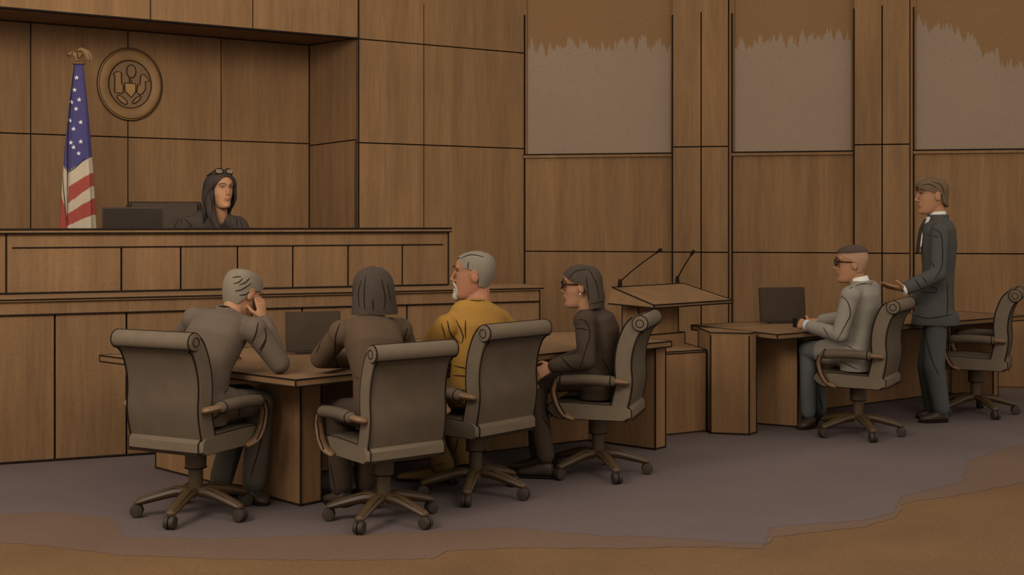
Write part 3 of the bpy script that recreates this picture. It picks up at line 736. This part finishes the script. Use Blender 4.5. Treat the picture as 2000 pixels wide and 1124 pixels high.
def hair_cap(H, hl, secs=None, d=.010, thick=.014, n=60, rows=14, ztop=None):
    """hair as a shell over the skull, cut off below along the hairline hl = [(angle from the front, height)], right side positive"""
    if secs is None:
        secs = [(z+(d*.8 if z > .08 else 0), a+d*.6, b-d, w_+d) for z, a, b, w_ in HEAD]
        secs[-1] = (secs[-1][0]+.002, secs[-1][1], secs[-1][2], secs[-1][3])
    zt = secs[-1][0] if ztop is None else ztop; mb = MB(); vo = []; vi = []
    if hl[0][0] >= 0: hl = [(-a, z) for a, z in hl[::-1]]+hl
    hl = sorted(hl)
    for k in range(n):
        a = -180+360*k/n; z0 = interp(hl, a)[0]; t = math.radians(a)
        for i in range(rows+1):
            e = i/rows; e = e**.85; z = z0+(zt-z0)*e
            yf, yb, w_ = interp(secs, z)
            sx = math.copysign(abs(math.sin(t))**(2/2.25), math.sin(t)); cy = math.copysign(abs(math.cos(t))**(2/2.25), math.cos(t))
            h = (yf-yb)/2
            vo.append(H.p(w_*sx, (yf+yb)/2+h*cy, z)); q = max(.001, 1-thick/max(.02, min(w_, h)))
            vi.append(H.p(w_*sx*q, (yf+yb)/2+h*cy*q, z-(.35*thick*e*e)))
    m = rows+1; fs = []; N = len(vo)
    for k in range(n):
        k2 = (k+1) % n
        for i in range(rows):
            fs.append((k*m+i, k2*m+i, k2*m+i+1, k*m+i+1)); fs.append((N+k*m+i, N+k*m+i+1, N+k2*m+i+1, N+k2*m+i))
        fs.append((k*m, N+k*m, N+k2*m, k2*m))
    fs.append(tuple(k*m+rows for k in range(n))); fs.append(tuple(N+k*m+rows for k in range(n))[::-1])
    mb.add(vo+vi, fs); return mb
def hand(mb, wr, d, n, th, curl=25, s=1.0, spread=0):
    """palm, four unequal bent fingers and a thumb; d along the hand, n out of the palm, th towards the thumb"""
    d = V(d).normalized(); n = V(n); n = (n-d*n.dot(d)).normalized(); th_ = n.cross(d); th_ = th_ if th_.dot(V(th)) > 0 else -th_
    wr = V(wr)
    mb.limb([wr-d*.01*s, wr+d*.04*s, wr+d*.085*s], [(.026*s, .019*s), (.036*s, .016*s), (.038*s, .012*s)], 12, 3, flat=th_)
    mb.ell(wr+d*.035*s+th_*.02*s+n*.008*s, (.018*s, .018*s, .014*s))
    for k, ln in enumerate((.072, .080, .074, .058)):
        p = wr+d*.086*s+th_*(.029-.0193*k)*s; dd = (d+th_*(.06-.04*k)*(1+spread)).normalized(); a = 0; pts = [p-dd*.01*s]
        c = curl*(1+.08*k)
        for seg, fr in enumerate((.45, .31, .24)):
            a += math.radians(c*(.9, 1.1, .8)[seg]); q = dd*math.cos(a)+n*math.sin(a); p = p+q*ln*fr*s; pts.append(p)
        mb.limb(pts, [.0098*s, .0092*s, .0085*s, .0075*s], 9, 3)
    p = wr+d*.022*s+th_*.026*s; q1 = (d*.62+th_*.70+n*.35).normalized(); q2 = (d*.85+th_*.30+n*.45).normalized()
    mb.limb([p, p+q1*.042*s, p+q1*.042*s+q2*.034*s], [.0125*s, .0108*s, .009*s], 9, 3)
def torso(mb, J, k=1.0, hip=.165, waist=.15, chest=.17, depth=1.0, low=.06, skirt=None):
    P, C, N = J['pel'], J['chest'], J['neck']; hs = (J['hipR']-J['hipL']).normalized(); ss = (J['shR']-J['shL']).normalized()
    pts, _ = smooth([P, C, N], [0, 0, 0], 8); m = len(pts); secs = []
    prof = [(0, hip, .125), (.18, (hip+waist)/2, .115), (.36, waist, .108), (.62, chest, .122), (.80, chest*1.02, .115), (.90, chest*.86, .095), (.97, .085, .07), (1.0, .066, .062)]
    def fr(t, c, axis, w_, d):
        side = hs.lerp(ss, min(1, t*1.3)).normalized(); side = (side-axis*side.dot(axis)).normalized(); front = axis.cross(side)
        secs.append((c, side*w_*k, front*d*k*depth))
    ax0 = (pts[1]-pts[0]).normalized()
    if skirt and not (skirt == 'tails'):
        for dz, w_, d in skirt: fr(0, P-V((0, 0, dz)), V((0, 0, 1)), w_, d)
    elif skirt == 'tails':
        for dz, w_, d in ((.112, .178, .118), (.05, .172, .118)): fr(0, P-V((0, 0, dz)), V((0, 0, 1)), w_, d)
    else: fr(0, P-ax0*low, ax0, hip*.93, .112)
    for t, w_, d in prof:
        x = t*(m-1); i = min(int(x), m-2); c = pts[i].lerp(pts[i+1], x-i); axis = (pts[i+1]-pts[i]).normalized(); fr(t, c, axis, w_, d)
    mb.loft(secs, 0, 28, 2.4)
def seg(mb, a, b, r0, r1, mid=1.0):
    mb.limb([a, a.lerp(b, .5), b], [r0, (r0+r1)/2*mid, r1], 16, 4)
def person(label, o, J, H, skin='skin', top='jacket', top_mat='suit_slate', leg_mat='trouser_slate', shoe_mat='shoe', hands={}, fat=1.0, sleeve=(.066, .056, .047),
           short=False, dims=(.165, .15, .17), leg=(.088, .072, .066, .056), skirt=None, ink_top=(), ink_leg=(), collar=None, coat=0, lowz=.06, legs=True, vox=.0048, depth=1.0, ank_flare=None):
    e = empty('person', o); tag(e, label, 'person'); J = {k: V(v) for k, v in J.items()}
    # ---- the body: one continuous surface from head to feet
    m = MB(); head_mesh(m, H); nb = J['neck']
    m.limb([H.p(0, -.022, -.02), H.p(0, -.026, -.09), nb+V((0, 0, -.03))], [.052*H.s, .053*H.s, .062*H.s], 16)
    torso(m, J, .86*fat, *dims, depth=depth*.95)
    for s in 'LR':
        sh, el, wr = J['sh'+s], J['el'+s], J['wr'+s]
        m.limb([nb-V((0, 0, .035)), sh], [.05, .05]); seg(m, sh, el, .048, .038); seg(m, el, wr, .038, .026)
        hd = hands.get(s)
        if hd: hand(m, wr, *hd)
        if legs:
            seg(m, J['hip'+s], J['kn'+s], .07, .052); seg(m, J['kn'+s], J['an'+s], .05, .034); m.limb([V((J['an'+s].x, J['an'+s].y, J['an'+s].z-.05)), V((J['an'+s].x, J['an'+s].y, o[2]+.05)).lerp(J['toe'+s]+V((0, 0, .025)), .5)-V((0, 0, .02))], [.02, .012])
    put(remesh(m, vox, 3), 'body', skin, e)
    # ---- face
    P = H.p
    for q in (-1, 1):
        m = MB(); c = P(.031*q, .0690, .0195); m.ell(c, .0112*H.s, 0, H.ax(), 14, 10); m.ell(c+H.f*.0062*H.s, .0062*H.s, 1, H.ax(), 12, 8)
        for dz, rr in ((.0085, .0119), (-.0094, .0104)): m.ell(c+H.u*dz*H.s, rr*H.s, 2, H.ax(), 14, 10)
        put(m, 'eye', ['eye_white', 'brow', skin], e)
        m = MB(); m.limb([P(.018*q, .0835, .0260), P(.031*q, .0825, .0305), P(.044*q, .0725, .0245)], [.0026*H.s]*3, 6); m.limb([P(.012*q, .0995, .044), P(.032*q, .0985, .0525), P(.054*q, .080, .046)], [.004*H.s*(1-.45*H.fem), .0045*H.s*(1-.45*H.fem), .0025*H.s], 8)
        put(m, 'eyebrow', 'brow', e)
    m = MB(); m.limb([P(-.022, .0945, -.0505), P(0, .1025, -.0492), P(.022, .0945, -.0505)], [.0022*H.s, .0035*H.s, .0022*H.s], 8); put(m, 'mouth', 'lips', e)
    # ---- clothes
    m = MB(); torso(m, J, 1.0*fat, *dims, low=lowz, skirt=skirt, depth=depth)
    for s in 'LR':
        sh, el, wr = J['sh'+s], J['el'+s], J['wr'+s]
        m.limb([nb-V((0, 0, .025)), sh], [.058, .066]); m.ell(sh, .072*fat)
        a, b, c = sleeve
        if short: w2 = sh.lerp(el, .85); seg(m, sh, w2, a, b*1.12)
        else:
            seg(m, sh, el, a, b); seg(m, el, el.lerp(wr, .92), b, c, 1.03)
    if coat:
        for s in 'LR': seg(m, J['hip'+s]+V((0, 0, .0)), J['hip'+s].lerp(J['kn'+s], coat), .099, .092)
    if top == 'jacket':
        ring_ = [H.p(0, 0, 0)*0+nb+(J['shR']-J['shL']).normalized()*.072*math.cos(t)+ (J['neck']-J['chest']).normalized()*(.012+.010*0)+((J['neck']-J['chest']).normalized().cross((J['shR']-J['shL']).normalized()))*(.068*math.sin(t)) for t in [2*math.pi*i/24 for i in range(25)]]
        m.tube(ring_, (.016), 0, 8)
    g = remesh(m, .0075, 4); ink(g, ink_top, .0034)
    put(g, {'jacket': 'suit_jacket', 'shirt': 'shirt', 'robe': 'robe'}[top], [top_mat, 'ink'], e)
    if legs:
        m = MB(); a, b, c, d = leg
        hs = (J['hipR']-J['hipL']).normalized()
        m.limb([J['hipL'], J['hipR']], [a*1.08, a*1.08], 16)
        for s in 'LR':
            hp, kn, an = J['hip'+s], J['kn'+s], J['an'+s]
            seg(m, hp, kn, a, b); seg(m, kn, kn.lerp(an, .97), c, d)
            if ank_flare: seg(m, kn.lerp(an, .6), an, d, ank_flare)
        g = remesh(m, .0075, 4); ink(g, ink_leg, .0034); put(g, 'trousers', [leg_mat, 'ink'], e)
        for s in 'LR':
            an, toe = J['an'+s], J['toe'+s]; fd = V((toe.x-an.x, toe.y-an.y, 0)).normalized(); heel = V((an.x, an.y, o[2]))-fd*.05; tp = V((toe.x, toe.y, o[2])); sd = V((-fd.y, fd.x, 0)); z = V((0, 0, 1))
            m = MB(); L = (tp-heel).length
            secs = [(heel+fd*(L*x)+z*(h/2+.012), sd*w_, z*h/2) for x, w_, h in ((0, .022, .05), (.04, .034, .075), (.18, .038, .092), (.36, .040, .082), (.55, .044, .058), (.78, .045, .044), (.93, .034, .034), (1.0, .016, .022))]
            m.loft(secs, 0, 18, 2.5)
            m.loft([(heel+fd*(L*x)+z*.009, sd*w_, z*.0075) for x, w_ in ((-.01, .02), (.04, .036), (.3, .038), (.55, .047), (.8, .047), (.95, .034), (1.01, .014))], 1, 14, 3)
            put(m, 'shoe', [shoe_mat, 'ink'], e)
    if collar:
        side = (J['shR']-J['shL']).normalized(); up = (nb-J['chest']).normalized(); up = (up+(H.c-nb).normalized()).normalized(); fw = up.cross(side).normalized(); m = MB()
        n = 28; vs = []
        for z, r in ((-.01, .066), (.028, .062), (.034, .058), (.024, .055), (-.012, .058)):
            for i in range(n):
                t = 2*math.pi*i/n; vs.append(nb+up*(z+.018)+side*r*math.cos(t)*1.02+fw*(r*math.sin(t)*1.06+.004))
        m.add(vs, [(i*n+k, i*n+(k+1) % n, ((i+1) % 5)*n+(k+1) % n, ((i+1) % 5)*n+k) for i in range(5) for k in range(n)])
        put(m, 'shirt_collar', collar, e)
    return e
def glasses(e, H, lens='lens', up=0.0, back=0.0, name='glasses'):
    m = MB(); P = lambda x, y, z: H.p(x, y+back, z+up)
    for q in (-1, 1):
        R = [P(q*.033+.024*math.cos(t), .108-.010*abs(math.cos(t))*(1 if math.cos(t)*q > 0 else 0), .018+.018*math.copysign(abs(math.sin(t))**.7, math.sin(t))) for t in [2*math.pi*i/24 for i in range(25)]]
        m.tube(R, .0036*H.s, 0, 6)
        m.limb([P(q*.056, .098, .026), P(q*.080, .04, .024)]+([P(q*.085, -.015, .020)] if not up else []), [.0038*H.s]*(2 if up else 3), 6)
    m.tube([P(-.01, .110, .022), P(.01, .110, .022)], .0034*H.s, 0, 6)
    g = put(m, name, 'ink', e)
    for q in (-1, 1):
        m = MB(); c = P(q*.033, .106, .018); m.loft([(c-H.f*.001, H.r*.021*H.s, H.u*.016*H.s), (c+H.f*.001, H.r*.021*H.s, H.u*.016*H.s)], 0, 18, 2.6)
        put(m, 'lens', lens, g)
    return g
def cuff(e, a, b, r, mt, name='shirt_cuff'):
    m = MB(); a, b = V(a), V(b); m.tube([a, a.lerp(b, .5), b], [r, r*1.03, r], 0, 16); return put(m, name, mt, e)
def seat_frame(c, f, z=0):
    f = V((f[0], f[1], 0)).normalized(); r = V((f.y, -f.x, 0)); o = V((c[0], c[1], z))
    return lambda x, y, h: o+r*x+f*y+V((0, 0, h))

# --- the grey-haired man in front, head in hand
Q = seat_frame(CH1, F1)
H = Head((-1.48, 6.72, 1.135), (.56, .82, -.2), (.20, .34, .92), 1.10)
J = dict(pel=Q(0, .0, .59), chest=(-1.60, 6.50, .86), neck=(-1.53, 6.62, 1.03), shL=(-1.735, 6.72, 1.005), shR=(-1.36, 6.50, .965), elL=(-1.93, 6.93, .80), wrL=(-1.72, 7.12, .775),
         elR=(-1.235, 6.53, .787), wrR=(-1.355, 6.68, 1.005), hipL=Q(-.095, 0.01, .585), hipR=Q(.095, 0.01, .585), knL=(-1.49, 6.86, .56), knR=(-1.365, 6.675, .555),
         anL=(-1.62, 6.84, .10), anR=(-1.42, 6.765, .10), toeL=(-1.55, 7.0, 0), toeR=(-1.335, 6.655, 0))
e = person('grey-haired man in a brown-grey suit, seated with head propped on one hand', (-1.6, 6.55, 0), J, H, top_mat='suit_grey_brown', skirt='tails', coat=.35, leg_mat='trouser_grey', leg=(.088, .074, .074, .066),
    hands={'R': ((-.10, .13, .55), (-.75, .45, .1), (-.3, -.8, .2), 14), 'L': ((.75, .6, 0), (0, 0, -1), (.7, -.7, 0), 15)},
    ink_top=[(.006, (412, 597), (459, 603), (500, 622)), ((504, 630), (499, 654), (486, 681), (472, 700)), (.006, (477, 681), (505, 709), (536, 735)), ((517, 640), (519, 662), (506, 684)), ((520, 665), (508, 689)),
             ((479, 700), (461, 738), (438, 769)), ((394, 818), (420, 816), (440, 800)), ((466, 795), (466, 820), (451, 841)), (.005, (348, 605), (336, 632))],
    ink_leg=[((505, 800), (512, 850), (490, 930)), ((470, 860), (452, 930))])
g = hair_cap(H, [(0, .085), (35, .075), (60, .045), (80, .030), (95, .022), (112, -.025), (140, -.062), (180, -.075)], d=.011)
ink(g, [((454, 543), (463, 541), (471, 541)), ((456, 555), (467, 551), (474, 544)), ((467, 557), (479, 552), (488, 543)), ((459, 569), (472, 566), (491, 554)), ((468, 577), (478, 576), (488, 571)), ((440, 590), (446, 597)), ((452, 592), (458, 601)), ((464, 595), (470, 604))], .003)
put(g, 'hair', ['hair_grey', 'ink'], e)

# --- the woman with a bob, back turned
Q = seat_frame(CH2, F2)
H = Head(at(728, 572, 6.52), (-.5, .86, -.1), (-.03, .05, 1), 1.06, 1.0)
J = dict(pel=Q(0, .02, .545), chest=Q(-.02, .04, .83), neck=at(722, 628, 6.49), shL=(-.885, 6.38, .962), shR=(-.60, 6.60, .955), elL=at(626, 700, 6.52), wrL=(-.90, 6.80, .775),
         elR=(-.555, 6.72, .80), wrR=(-.76, 6.93, .775), hipL=Q(-.09, .02, .56), hipR=Q(.09, .02, .56), knL=(-.93, 6.60, .525), knR=(-.80, 6.72, .525), anL=(-.925, 6.66, .10), anR=(-.80, 6.74, .10), toeL=(-1.02, 6.74, 0), toeR=(-.90, 6.88, 0))
e = person('woman with a dark bob in a dark brown jacket, seated with her back turned', (-.7, 6.4, 0), J, H, top_mat='suit_dark_brown', leg_mat='suit_black_brown', dims=(.155, .135, .155), fat=.98,
    sleeve=(.062, .056, .046), leg=(.082, .068, .075, .062), hands={'L': ((.5, .85, 0), (0, 0, -1), (.8, -.5, 0), 15), 'R': ((-.9, .45, 0), (0, 0, -1), (-.4, -.9, 0), 15)},
    ink_top=[((689, 619), (719, 616), (749, 619)), ((664, 632), (655, 660), (655, 699), (662, 719)), ((796, 640), (787, 672)), (.003, (672, 722), (702, 741)), ((640, 640), (618, 690)), ((662, 745), (648, 785))],
    ink_leg=[((645, 905), (655, 960)), ((690, 900), (692, 965))])
BOB = [(-.13, .07, -.105, .118), (-.10, .076, -.112, .117), (-.05, .085, -.117, .109), (0, .093, -.12, .103), (.05, .102, -.118, .098), (.08, .098, -.108, .088), (.105, .08, -.09, .070), (.122, .052, -.062, .045), (.131, .02, -.03, .018), (.133, .0, -.012, .006)]
g = hair_cap(H, [(0, .078), (30, .07), (50, .03), (66, -.09), (80, -.105), (130, -.11), (180, -.112)], BOB, thick=.022)
ink(g, [((705, 548), (700, 575), (702, 600)), ((714, 540), (711, 580), (713, 605)), ((745, 545), (752, 580), (750, 605)), ((757, 555), (763, 590)), ((690, 560), (686, 605)), ((728, 585), (729, 608))], .003)
put(g, 'hair', ['hair_dark', 'ink'], e)

# --- the man in the orange shirt
Q = seat_frame(CH3, F3)
H = Head(at(926, 540, 7.03), (-.99, .10, 0), (0, 0, 1), 1.15)
J = dict(pel=Q(0, -.0, .58), chest=Q(.0, -.02, .86), neck=at(932, 590, 7.0), shL=(-.36, 6.83, .955), shR=(-.085, 7.13, .97), elL=at(842, 688, 6.96), wrL=(-.72, 7.10, .775),
         elR=(.03, 7.32, .80), wrR=(-.25, 7.50, .775), hipL=Q(-.095, 0.01, .588), hipR=Q(.095, 0.01, .588), knL=(-.56, 7.12, .55), knR=(-.42, 7.27, .55), anL=(-.415, 7.28, .10), anR=(-.30, 7.42, .10), toeL=(-.68, 7.30, 0), toeR=(-.56, 7.50, 0))
e = person('grey-haired man with a white goatee in an orange-yellow short-sleeved shirt, seated', (-.2, 7.0, 0), J, H, skin='skin_red', top='shirt', top_mat='orange', leg_mat='ochre', shoe_mat='ochre', short=True,
    sleeve=(.074, .075, .07), dims=(.170, .162, .178), leg=(.088, .072, .066, .06), ank_flare=.075, hands={'L': ((-.8, .6, 0), (0, 0, -1), (.6, .8, 0), 15), 'R': ((-.8, .6, 0), (0, 0, -1), (-.6, -.8, 0), 15)},
    ink_top=[((874, 627), (880, 652), (899, 671)), ((891, 626), (904, 655), (902, 671)), ((909, 626), (909, 662)), ((886, 715), (918, 722)), ((885, 734), (918, 736)), ((886, 760), (916, 765)), ((887, 772), (906, 784)), ((890, 782), (909, 794)), ((918, 587), (935, 588), (954, 586)), (.003, (862, 632), (870, 660))],
    ink_leg=[((895, 855), (885, 900)), ((860, 912), (800, 932)), ((870, 905), (820, 915))])
g = hair_cap(H, [(0, .088), (22, .092), (38, .098), (50, .075), (62, .05), (76, .038), (88, .034), (93, .02), (106, .0), (114, -.045), (140, -.056), (180, -.058)], d=.008)
ink(g, [((900, 505), (920, 498), (945, 502)), ((915, 512), (913, 530))], .003)
put(g, 'hair', ['hair_silver', 'ink'], e)
m = MB(); P = H.p
m.ell(P(0, .088, -.098), (.026*H.s, .022*H.s, .027*H.s), 0, H.ax()); m.ell(P(0, .094, -.070), (.020*H.s, .012*H.s, .012*H.s), 0, H.ax())
for q in (-1, 1): m.limb([P(0, .1045, -.031), P(.022*q, .095, -.040), P(.030*q, .083, -.062), P(.024*q, .080, -.088)], [.006*H.s, .0065*H.s, .006*H.s, .009*H.s], 10)
put(remesh(m, .004, 2), 'goatee', 'beard', e)

# --- the woman in glasses, side on
Q = seat_frame(CH4, F4)
H = Head(at(1134, 562, 7.50), (-.985, .17, -.08), (-.04, 0, 1), 1.06, .8)
J = dict(pel=Q(0, .0, .58), chest=Q(0, -.02, .82), neck=at(1158, 612, 7.50), shL=(.435, 7.335, .945), shR=(.49, 7.67, .945), elL=at(1146, 706, 7.26), wrL=at(1078, 716, 7.27),
         elR=(.47, 7.65, .72), wrR=(.28, 7.50, .67), hipL=Q(-.09, 0.01, .60), hipR=Q(.09, 0.01, .60), knL=(.13, 7.43, .57), knR=(.15, 7.58, .57), anL=(.20, 7.375, .12), anR=(.16, 7.56, .12), toeL=(.03, 7.42, 0), toeR=(-.02, 7.60, 0))
e = person('woman with a dark bob and black glasses in a dark brown suit, seated side-on', (.5, 7.5, 0), J, H, top_mat='suit_black_brown', skirt='tails', leg_mat='suit_black_brown', dims=(.155, .138, .152), sleeve=(.064, .055, .044),
    leg=(.082, .070, .072, .056), hands={'L': ((-.85, .15, -.45), (.1, .9, -.4), (-.3, .3, .9), 24), 'R': ((-.7, -.6, -.3), (0, 0, -1), (-.4, .9, 0), 20)},
    ink_top=[((1129, 625), (1141, 626), (1150, 640), (1152, 658), (1145, 680), (1133, 720)), ((1111, 649), (1129, 642), (1147, 645)), ((1105, 658), (1097, 694)), ((1096, 698), (1113, 716), (1125, 722)), ((1129, 613), (1147, 602), (1175, 599)), ((1176, 700), (1195, 735))],
    ink_leg=[((1089, 758), (1120, 783), (1160, 796), (1200, 792)), ((1058, 814), (1075, 838), (1089, 858)), ((1085, 827), (1100, 876))])
BOB4 = [(z, a+.002, b-.010-(.012 if z < -.04 else 0), w_) for z, a, b, w_ in BOB]
g = hair_cap(H, [(0, .082), (20, .085), (45, .062), (62, .042), (80, .034), (93, .030), (101, -.03), (108, -.112), (140, -.118), (180, -.122)], BOB4, thick=.022)
ink(g, [((1110, 545), (1125, 530), (1150, 526)), ((1150, 526), (1165, 555), (1170, 585)), ((1130, 560), (1128, 590)), ((1145, 540), (1150, 585)), ((1140, 595), (1165, 592), (1180, 588))], .003)
put(g, 'hair', ['hair_dark', 'ink'], e)
glasses(e, H)
m = MB(); m.ell(H.p(-.086, -.006, -.033), .006, 0); put(m, 'earring', 'star_white', e)
m = MB(); m.ell(H.p(.086, -.006, -.033), .006, 0); put(m, 'earring', 'star_white', e)

# --- the man in the light grey suit
Q = seat_frame(CH5, F5)
H = Head(at(1664, 518, 8.86), (-.97, .22, -.04), (-.03, 0, 1), 1.10)
J = dict(pel=Q(0, -.0, .58), chest=Q(0, -.03, .86), neck=at(1681, 555, 8.84), shL=(2.385, 8.66, 1.015), shR=(2.62, 8.98, 1.04), elL=at(1640, 655, 8.66), wrL=at(1580, 637, 8.95),
         elR=(2.55, 9.22, .82), wrR=(2.33, 9.28, .79), hipL=Q(-.095, 0.01, .588), hipR=Q(.095, 0.01, .588), knL=(2.185, 9.075, .59), knR=(2.25, 9.20, .59), anL=(2.20, 9.13, .11), anR=(2.33, 9.30, .11), toeL=(2.12, 9.075, 0), toeR=(2.24, 9.38, 0))
e = person('man with cropped hair and black glasses in a light grey suit, seated', (2.46, 8.9, 0), J, H, top_mat='suit_light_grey', skirt='tails', coat=.62, leg_mat='trouser_blue_grey', collar='white_cloth', hands={'L': ((-.62, .75, .18), (.55, .6, -.3), (-.2, -.1, 1), 72), 'R': ((-.9, .4, 0), (0, 0, -1), (-.4, -.9, 0), 20)},
    leg=(.086, .070, .064, .054),
    ink_top=[((1640, 577), (1655, 589), (1661, 613), (1653, 632), (1634, 667)), ((1608, 640), (1622, 663)), ((1659, 564), (1679, 556), (1694, 554)), ((1640, 706), (1675, 722)), ((1632, 710), (1669, 738)), ((1616, 726), (1632, 749), (1651, 765)), ((1640, 668), (1680, 690))],
    ink_leg=[((1600, 770), (1608, 810))])
g = hair_cap(H, [(0, .085), (22, .088), (36, .085), (48, .066), (60, .056), (74, .044), (88, .034), (94, .015), (106, -.005), (114, -.045), (180, -.058)], d=.005, thick=.010); ha = put(g, 'hair', 'hair_buzz', e)
g = hair_cap(H, [(0, .086), (30, .084), (60, .082), (90, .084), (120, .088), (180, .088)], d=.014, thick=.012); put(g, 'crown_hair', 'hair_top', ha)
glasses(e, H)
cuff(e, J['elL'].lerp(J['wrL'], .98), J['elL'].lerp(J['wrL'], 1.07), .040, 'cuff_blue')
fist = J['wrL']+V((-.62, .75, .18)).normalized()*.085
m = MB(); m.box(fist+V((-.030, .02, .0)), (.009, .016, .034), 0, (V((1, .2, 0)).normalized(), V((-.2, 1, 0)).normalized(), V((0, 0, 1))))
hp = put(m, 'handheld_device', 'ink'); tag(hp, 'small dark object in the fist of the seated man in light grey', 'device')

# --- the standing man
S = (3.235, 9.50, 0.0)
H = Head(at(1821, 385, 9.50), (-1, .04, -.10), (-.05, 0, 1), 1.13)
J = dict(pel=at(1827, 600, 9.50), chest=at(1834, 500, 9.50), neck=at(1832, 426, 9.50), shL=at(1836, 454, 9.32), shR=at(1834, 454, 9.68), elL=at(1832, 536, 9.23), wrL=at(1768, 565, 9.20),
         elR=at(1815, 540, 9.76), wrR=at(1790, 590, 9.72), hipL=at(1829, 634, 9.43), hipR=at(1825, 634, 9.57), knL=at(1824, 716, 9.41), knR=at(1812, 716, 9.58), anL=at(1838, 800, 9.42), anR=at(1822, 798, 9.60), toeL=at(1796, 818, 9.40), toeR=at(1790, 812, 9.60))
e = person('standing man in a dark slate suit, side on, one hand held out', S, J, H, top_mat='suit_slate', leg_mat='trouser_slate', collar='white_cloth', skirt=((.135, .168, .165), (.06, .164, .155)), dims=(.160, .150, .165), depth=1.10,
    sleeve=(.068, .060, .052), leg=(.080, .080, .080, .066), hands={'L': ((-.98, .1, .12), (.1, .3, .9), (-.2, -.1, .9), 8, 1.1)},
    ink_top=[((1819, 446), (1837, 456), (1841, 490), (1839, 522), (1826, 546)), ((1802, 464), (1800, 503), (1793, 541)), ((1810, 459), (1834, 464)), ((1814, 505), (1826, 522)), ((1797, 535), (1812, 555)), ((1786, 545), (1798, 562)), (.003, (1800, 571), (1800, 564), (1826, 562), (1826, 572), (1800, 571)), ((1850, 551), (1851, 585), (1850, 618)), ((1782, 615), (1815, 622), (1862, 614))],
    ink_leg=[((1807, 651), (1819, 700), (1834, 733)), ((1808, 745), (1824, 791))])
HS = [(-.06, .06, -.10, .078), (0, .09, -.106, .083), (.045, .104, -.112, .086), (.07, .110, -.110, .086), (.09, .108, -.102, .081), (.108, .090, -.085, .068), (.122, .06, -.06, .048), (.131, .03, -.03, .022), (.133, .01, -.01, .006)]
g = hair_cap(H, [(0, .072), (18, .074), (32, .06), (46, .042), (60, .046), (74, .036), (86, .020), (92, -.002), (98, .030), (108, .012), (114, -.045), (140, -.068), (180, -.075)], HS, thick=.016)
ink(g, [((1800, 362), (1815, 360), (1830, 368)), ((1795, 368), (1805, 372), (1812, 378)), ((1820, 355), (1838, 362), (1845, 380))], .003)
put(g, 'hair', ['hair_brown', 'ink'], e)
cuff(e, J['elL'].lerp(J['wrL'], .98), J['elL'].lerp(J['wrL'], 1.09), .041, 'white_cloth')
m = MB(); nb = J['neck']; m.limb([nb+V((-.095, 0, -.015)), nb+V((-.135, 0, -.10)), nb+V((-.158, 0, -.26))], [(.012, .016), (.012, .026), (.010, .030)], 10, 4, flat=(1, 0, 0)); put(m, 'necktie', 'hair_black', e)
m = MB(); m.limb([nb+V((-.078, 0, .0)), nb+V((-.118, 0, -.10)), nb+V((-.140, 0, -.22))], [(.012, .050), (.012, .05), (.010, .03)], 12, 4, flat=(1, 0, 0)); put(m, 'shirt_front', 'white_cloth', e)

# --- the judge
JB = V((-2.76, 9.86, .55)); FJ = (.42, -.91)
Q = seat_frame((JB.x, JB.y), FJ, .55)
H = Head(at(431, 374, 9.52), (.66, -.75, 0), (.0, 0, 1), 1.16, 1.0)
J = dict(pel=Q(0, .02, .70), chest=(-2.48, 9.68, 1.36), neck=at(427, 421, 9.58), shL=at(464, 440, 9.62), shR=at(362, 440, 9.55), elL=at(490, 492, 9.50), wrL=(-2.05, 9.27, 1.40), elR=at(338, 492, 9.42), wrR=(-2.32, 9.20, 1.40),
         hipL=Q(-.095, 0.02, .66), hipR=Q(.095, 0.02, .66), knL=Q(-.12, .38, .62), knR=Q(.12, .38, .62), anL=Q(-.12, .42, .11), anR=Q(.12, .42, .11), toeL=Q(-.14, .60, 0), toeR=Q(.14, .60, 0))
e = person('judge with long dark hair in a black robe, seated behind the bench', JB, J, H, top='robe', top_mat='robe', leg_mat='robe', dims=(.165, .15, .165), sleeve=(.075, .085, .075),
    hands={'L': ((-.3, -.95, 0), (0, 0, -1), (-.9, .3, 0), 15), 'R': ((.3, -.95, 0), (0, 0, -1), (.9, .3, 0), 15)},
    ink_top=[((350, 427), (345, 436), (340, 446)), ((355, 426), (354, 438)), ((357, 426), (370, 437), (376, 449)), ((462, 426), (464, 446)), ((468, 427), (474, 446)), ((346, 428), (335, 446))])
LONG = [(-.30, .03, -.118, .098), (-.16, .055, -.12, .100), (-.10, .072, -.116, .096)]+[t for t in BOB if t[0] > -.06]
LONG = [(z, a+.001, b_-.006, w_+.006) for z, a, b_, w_ in LONG]
g = hair_cap(H, [(-180, -.26), (-120, -.24), (-95, -.12), (-76, -.085), (-62, -.03), (-46, .04), (-28, .078), (-10, .098), (5, .102), (20, .09), (38, .062), (56, .012), (70, -.05), (82, -.14), (100, -.24), (150, -.27), (180, -.26)], LONG, thick=.020, rows=18)
g2 = MB(); P = H.p; g2.limb([P(.074, .02, .02), P(.092, .02, -.07), P(.088, .055, -.17), P(.055, .095, -.27)], [(.020, .030), (.030, .040), (.032, .036), (.012, .012)], 14, 5)
g.add(g2.v, g2.f)
ink(g, [((402, 355), (394, 385), (396, 415), (402, 440)), ((410, 365), (401, 395), (404, 430)), ((386, 395), (382, 408), (398, 440)), ((420, 352), (412, 372)), ((408, 372), (414, 400), (413, 430))], .0035)
put(g, 'hair', ['hair_black', 'ink'], e)
# spectacles pushed up on the hair
H2 = Head(H.p(0, 0, 0), H.f-H.u*0, (H.u-H.f*.55), H.s*1.12)
gl = glasses(e, H2, up=.064, back=-.010, name='spectacles')
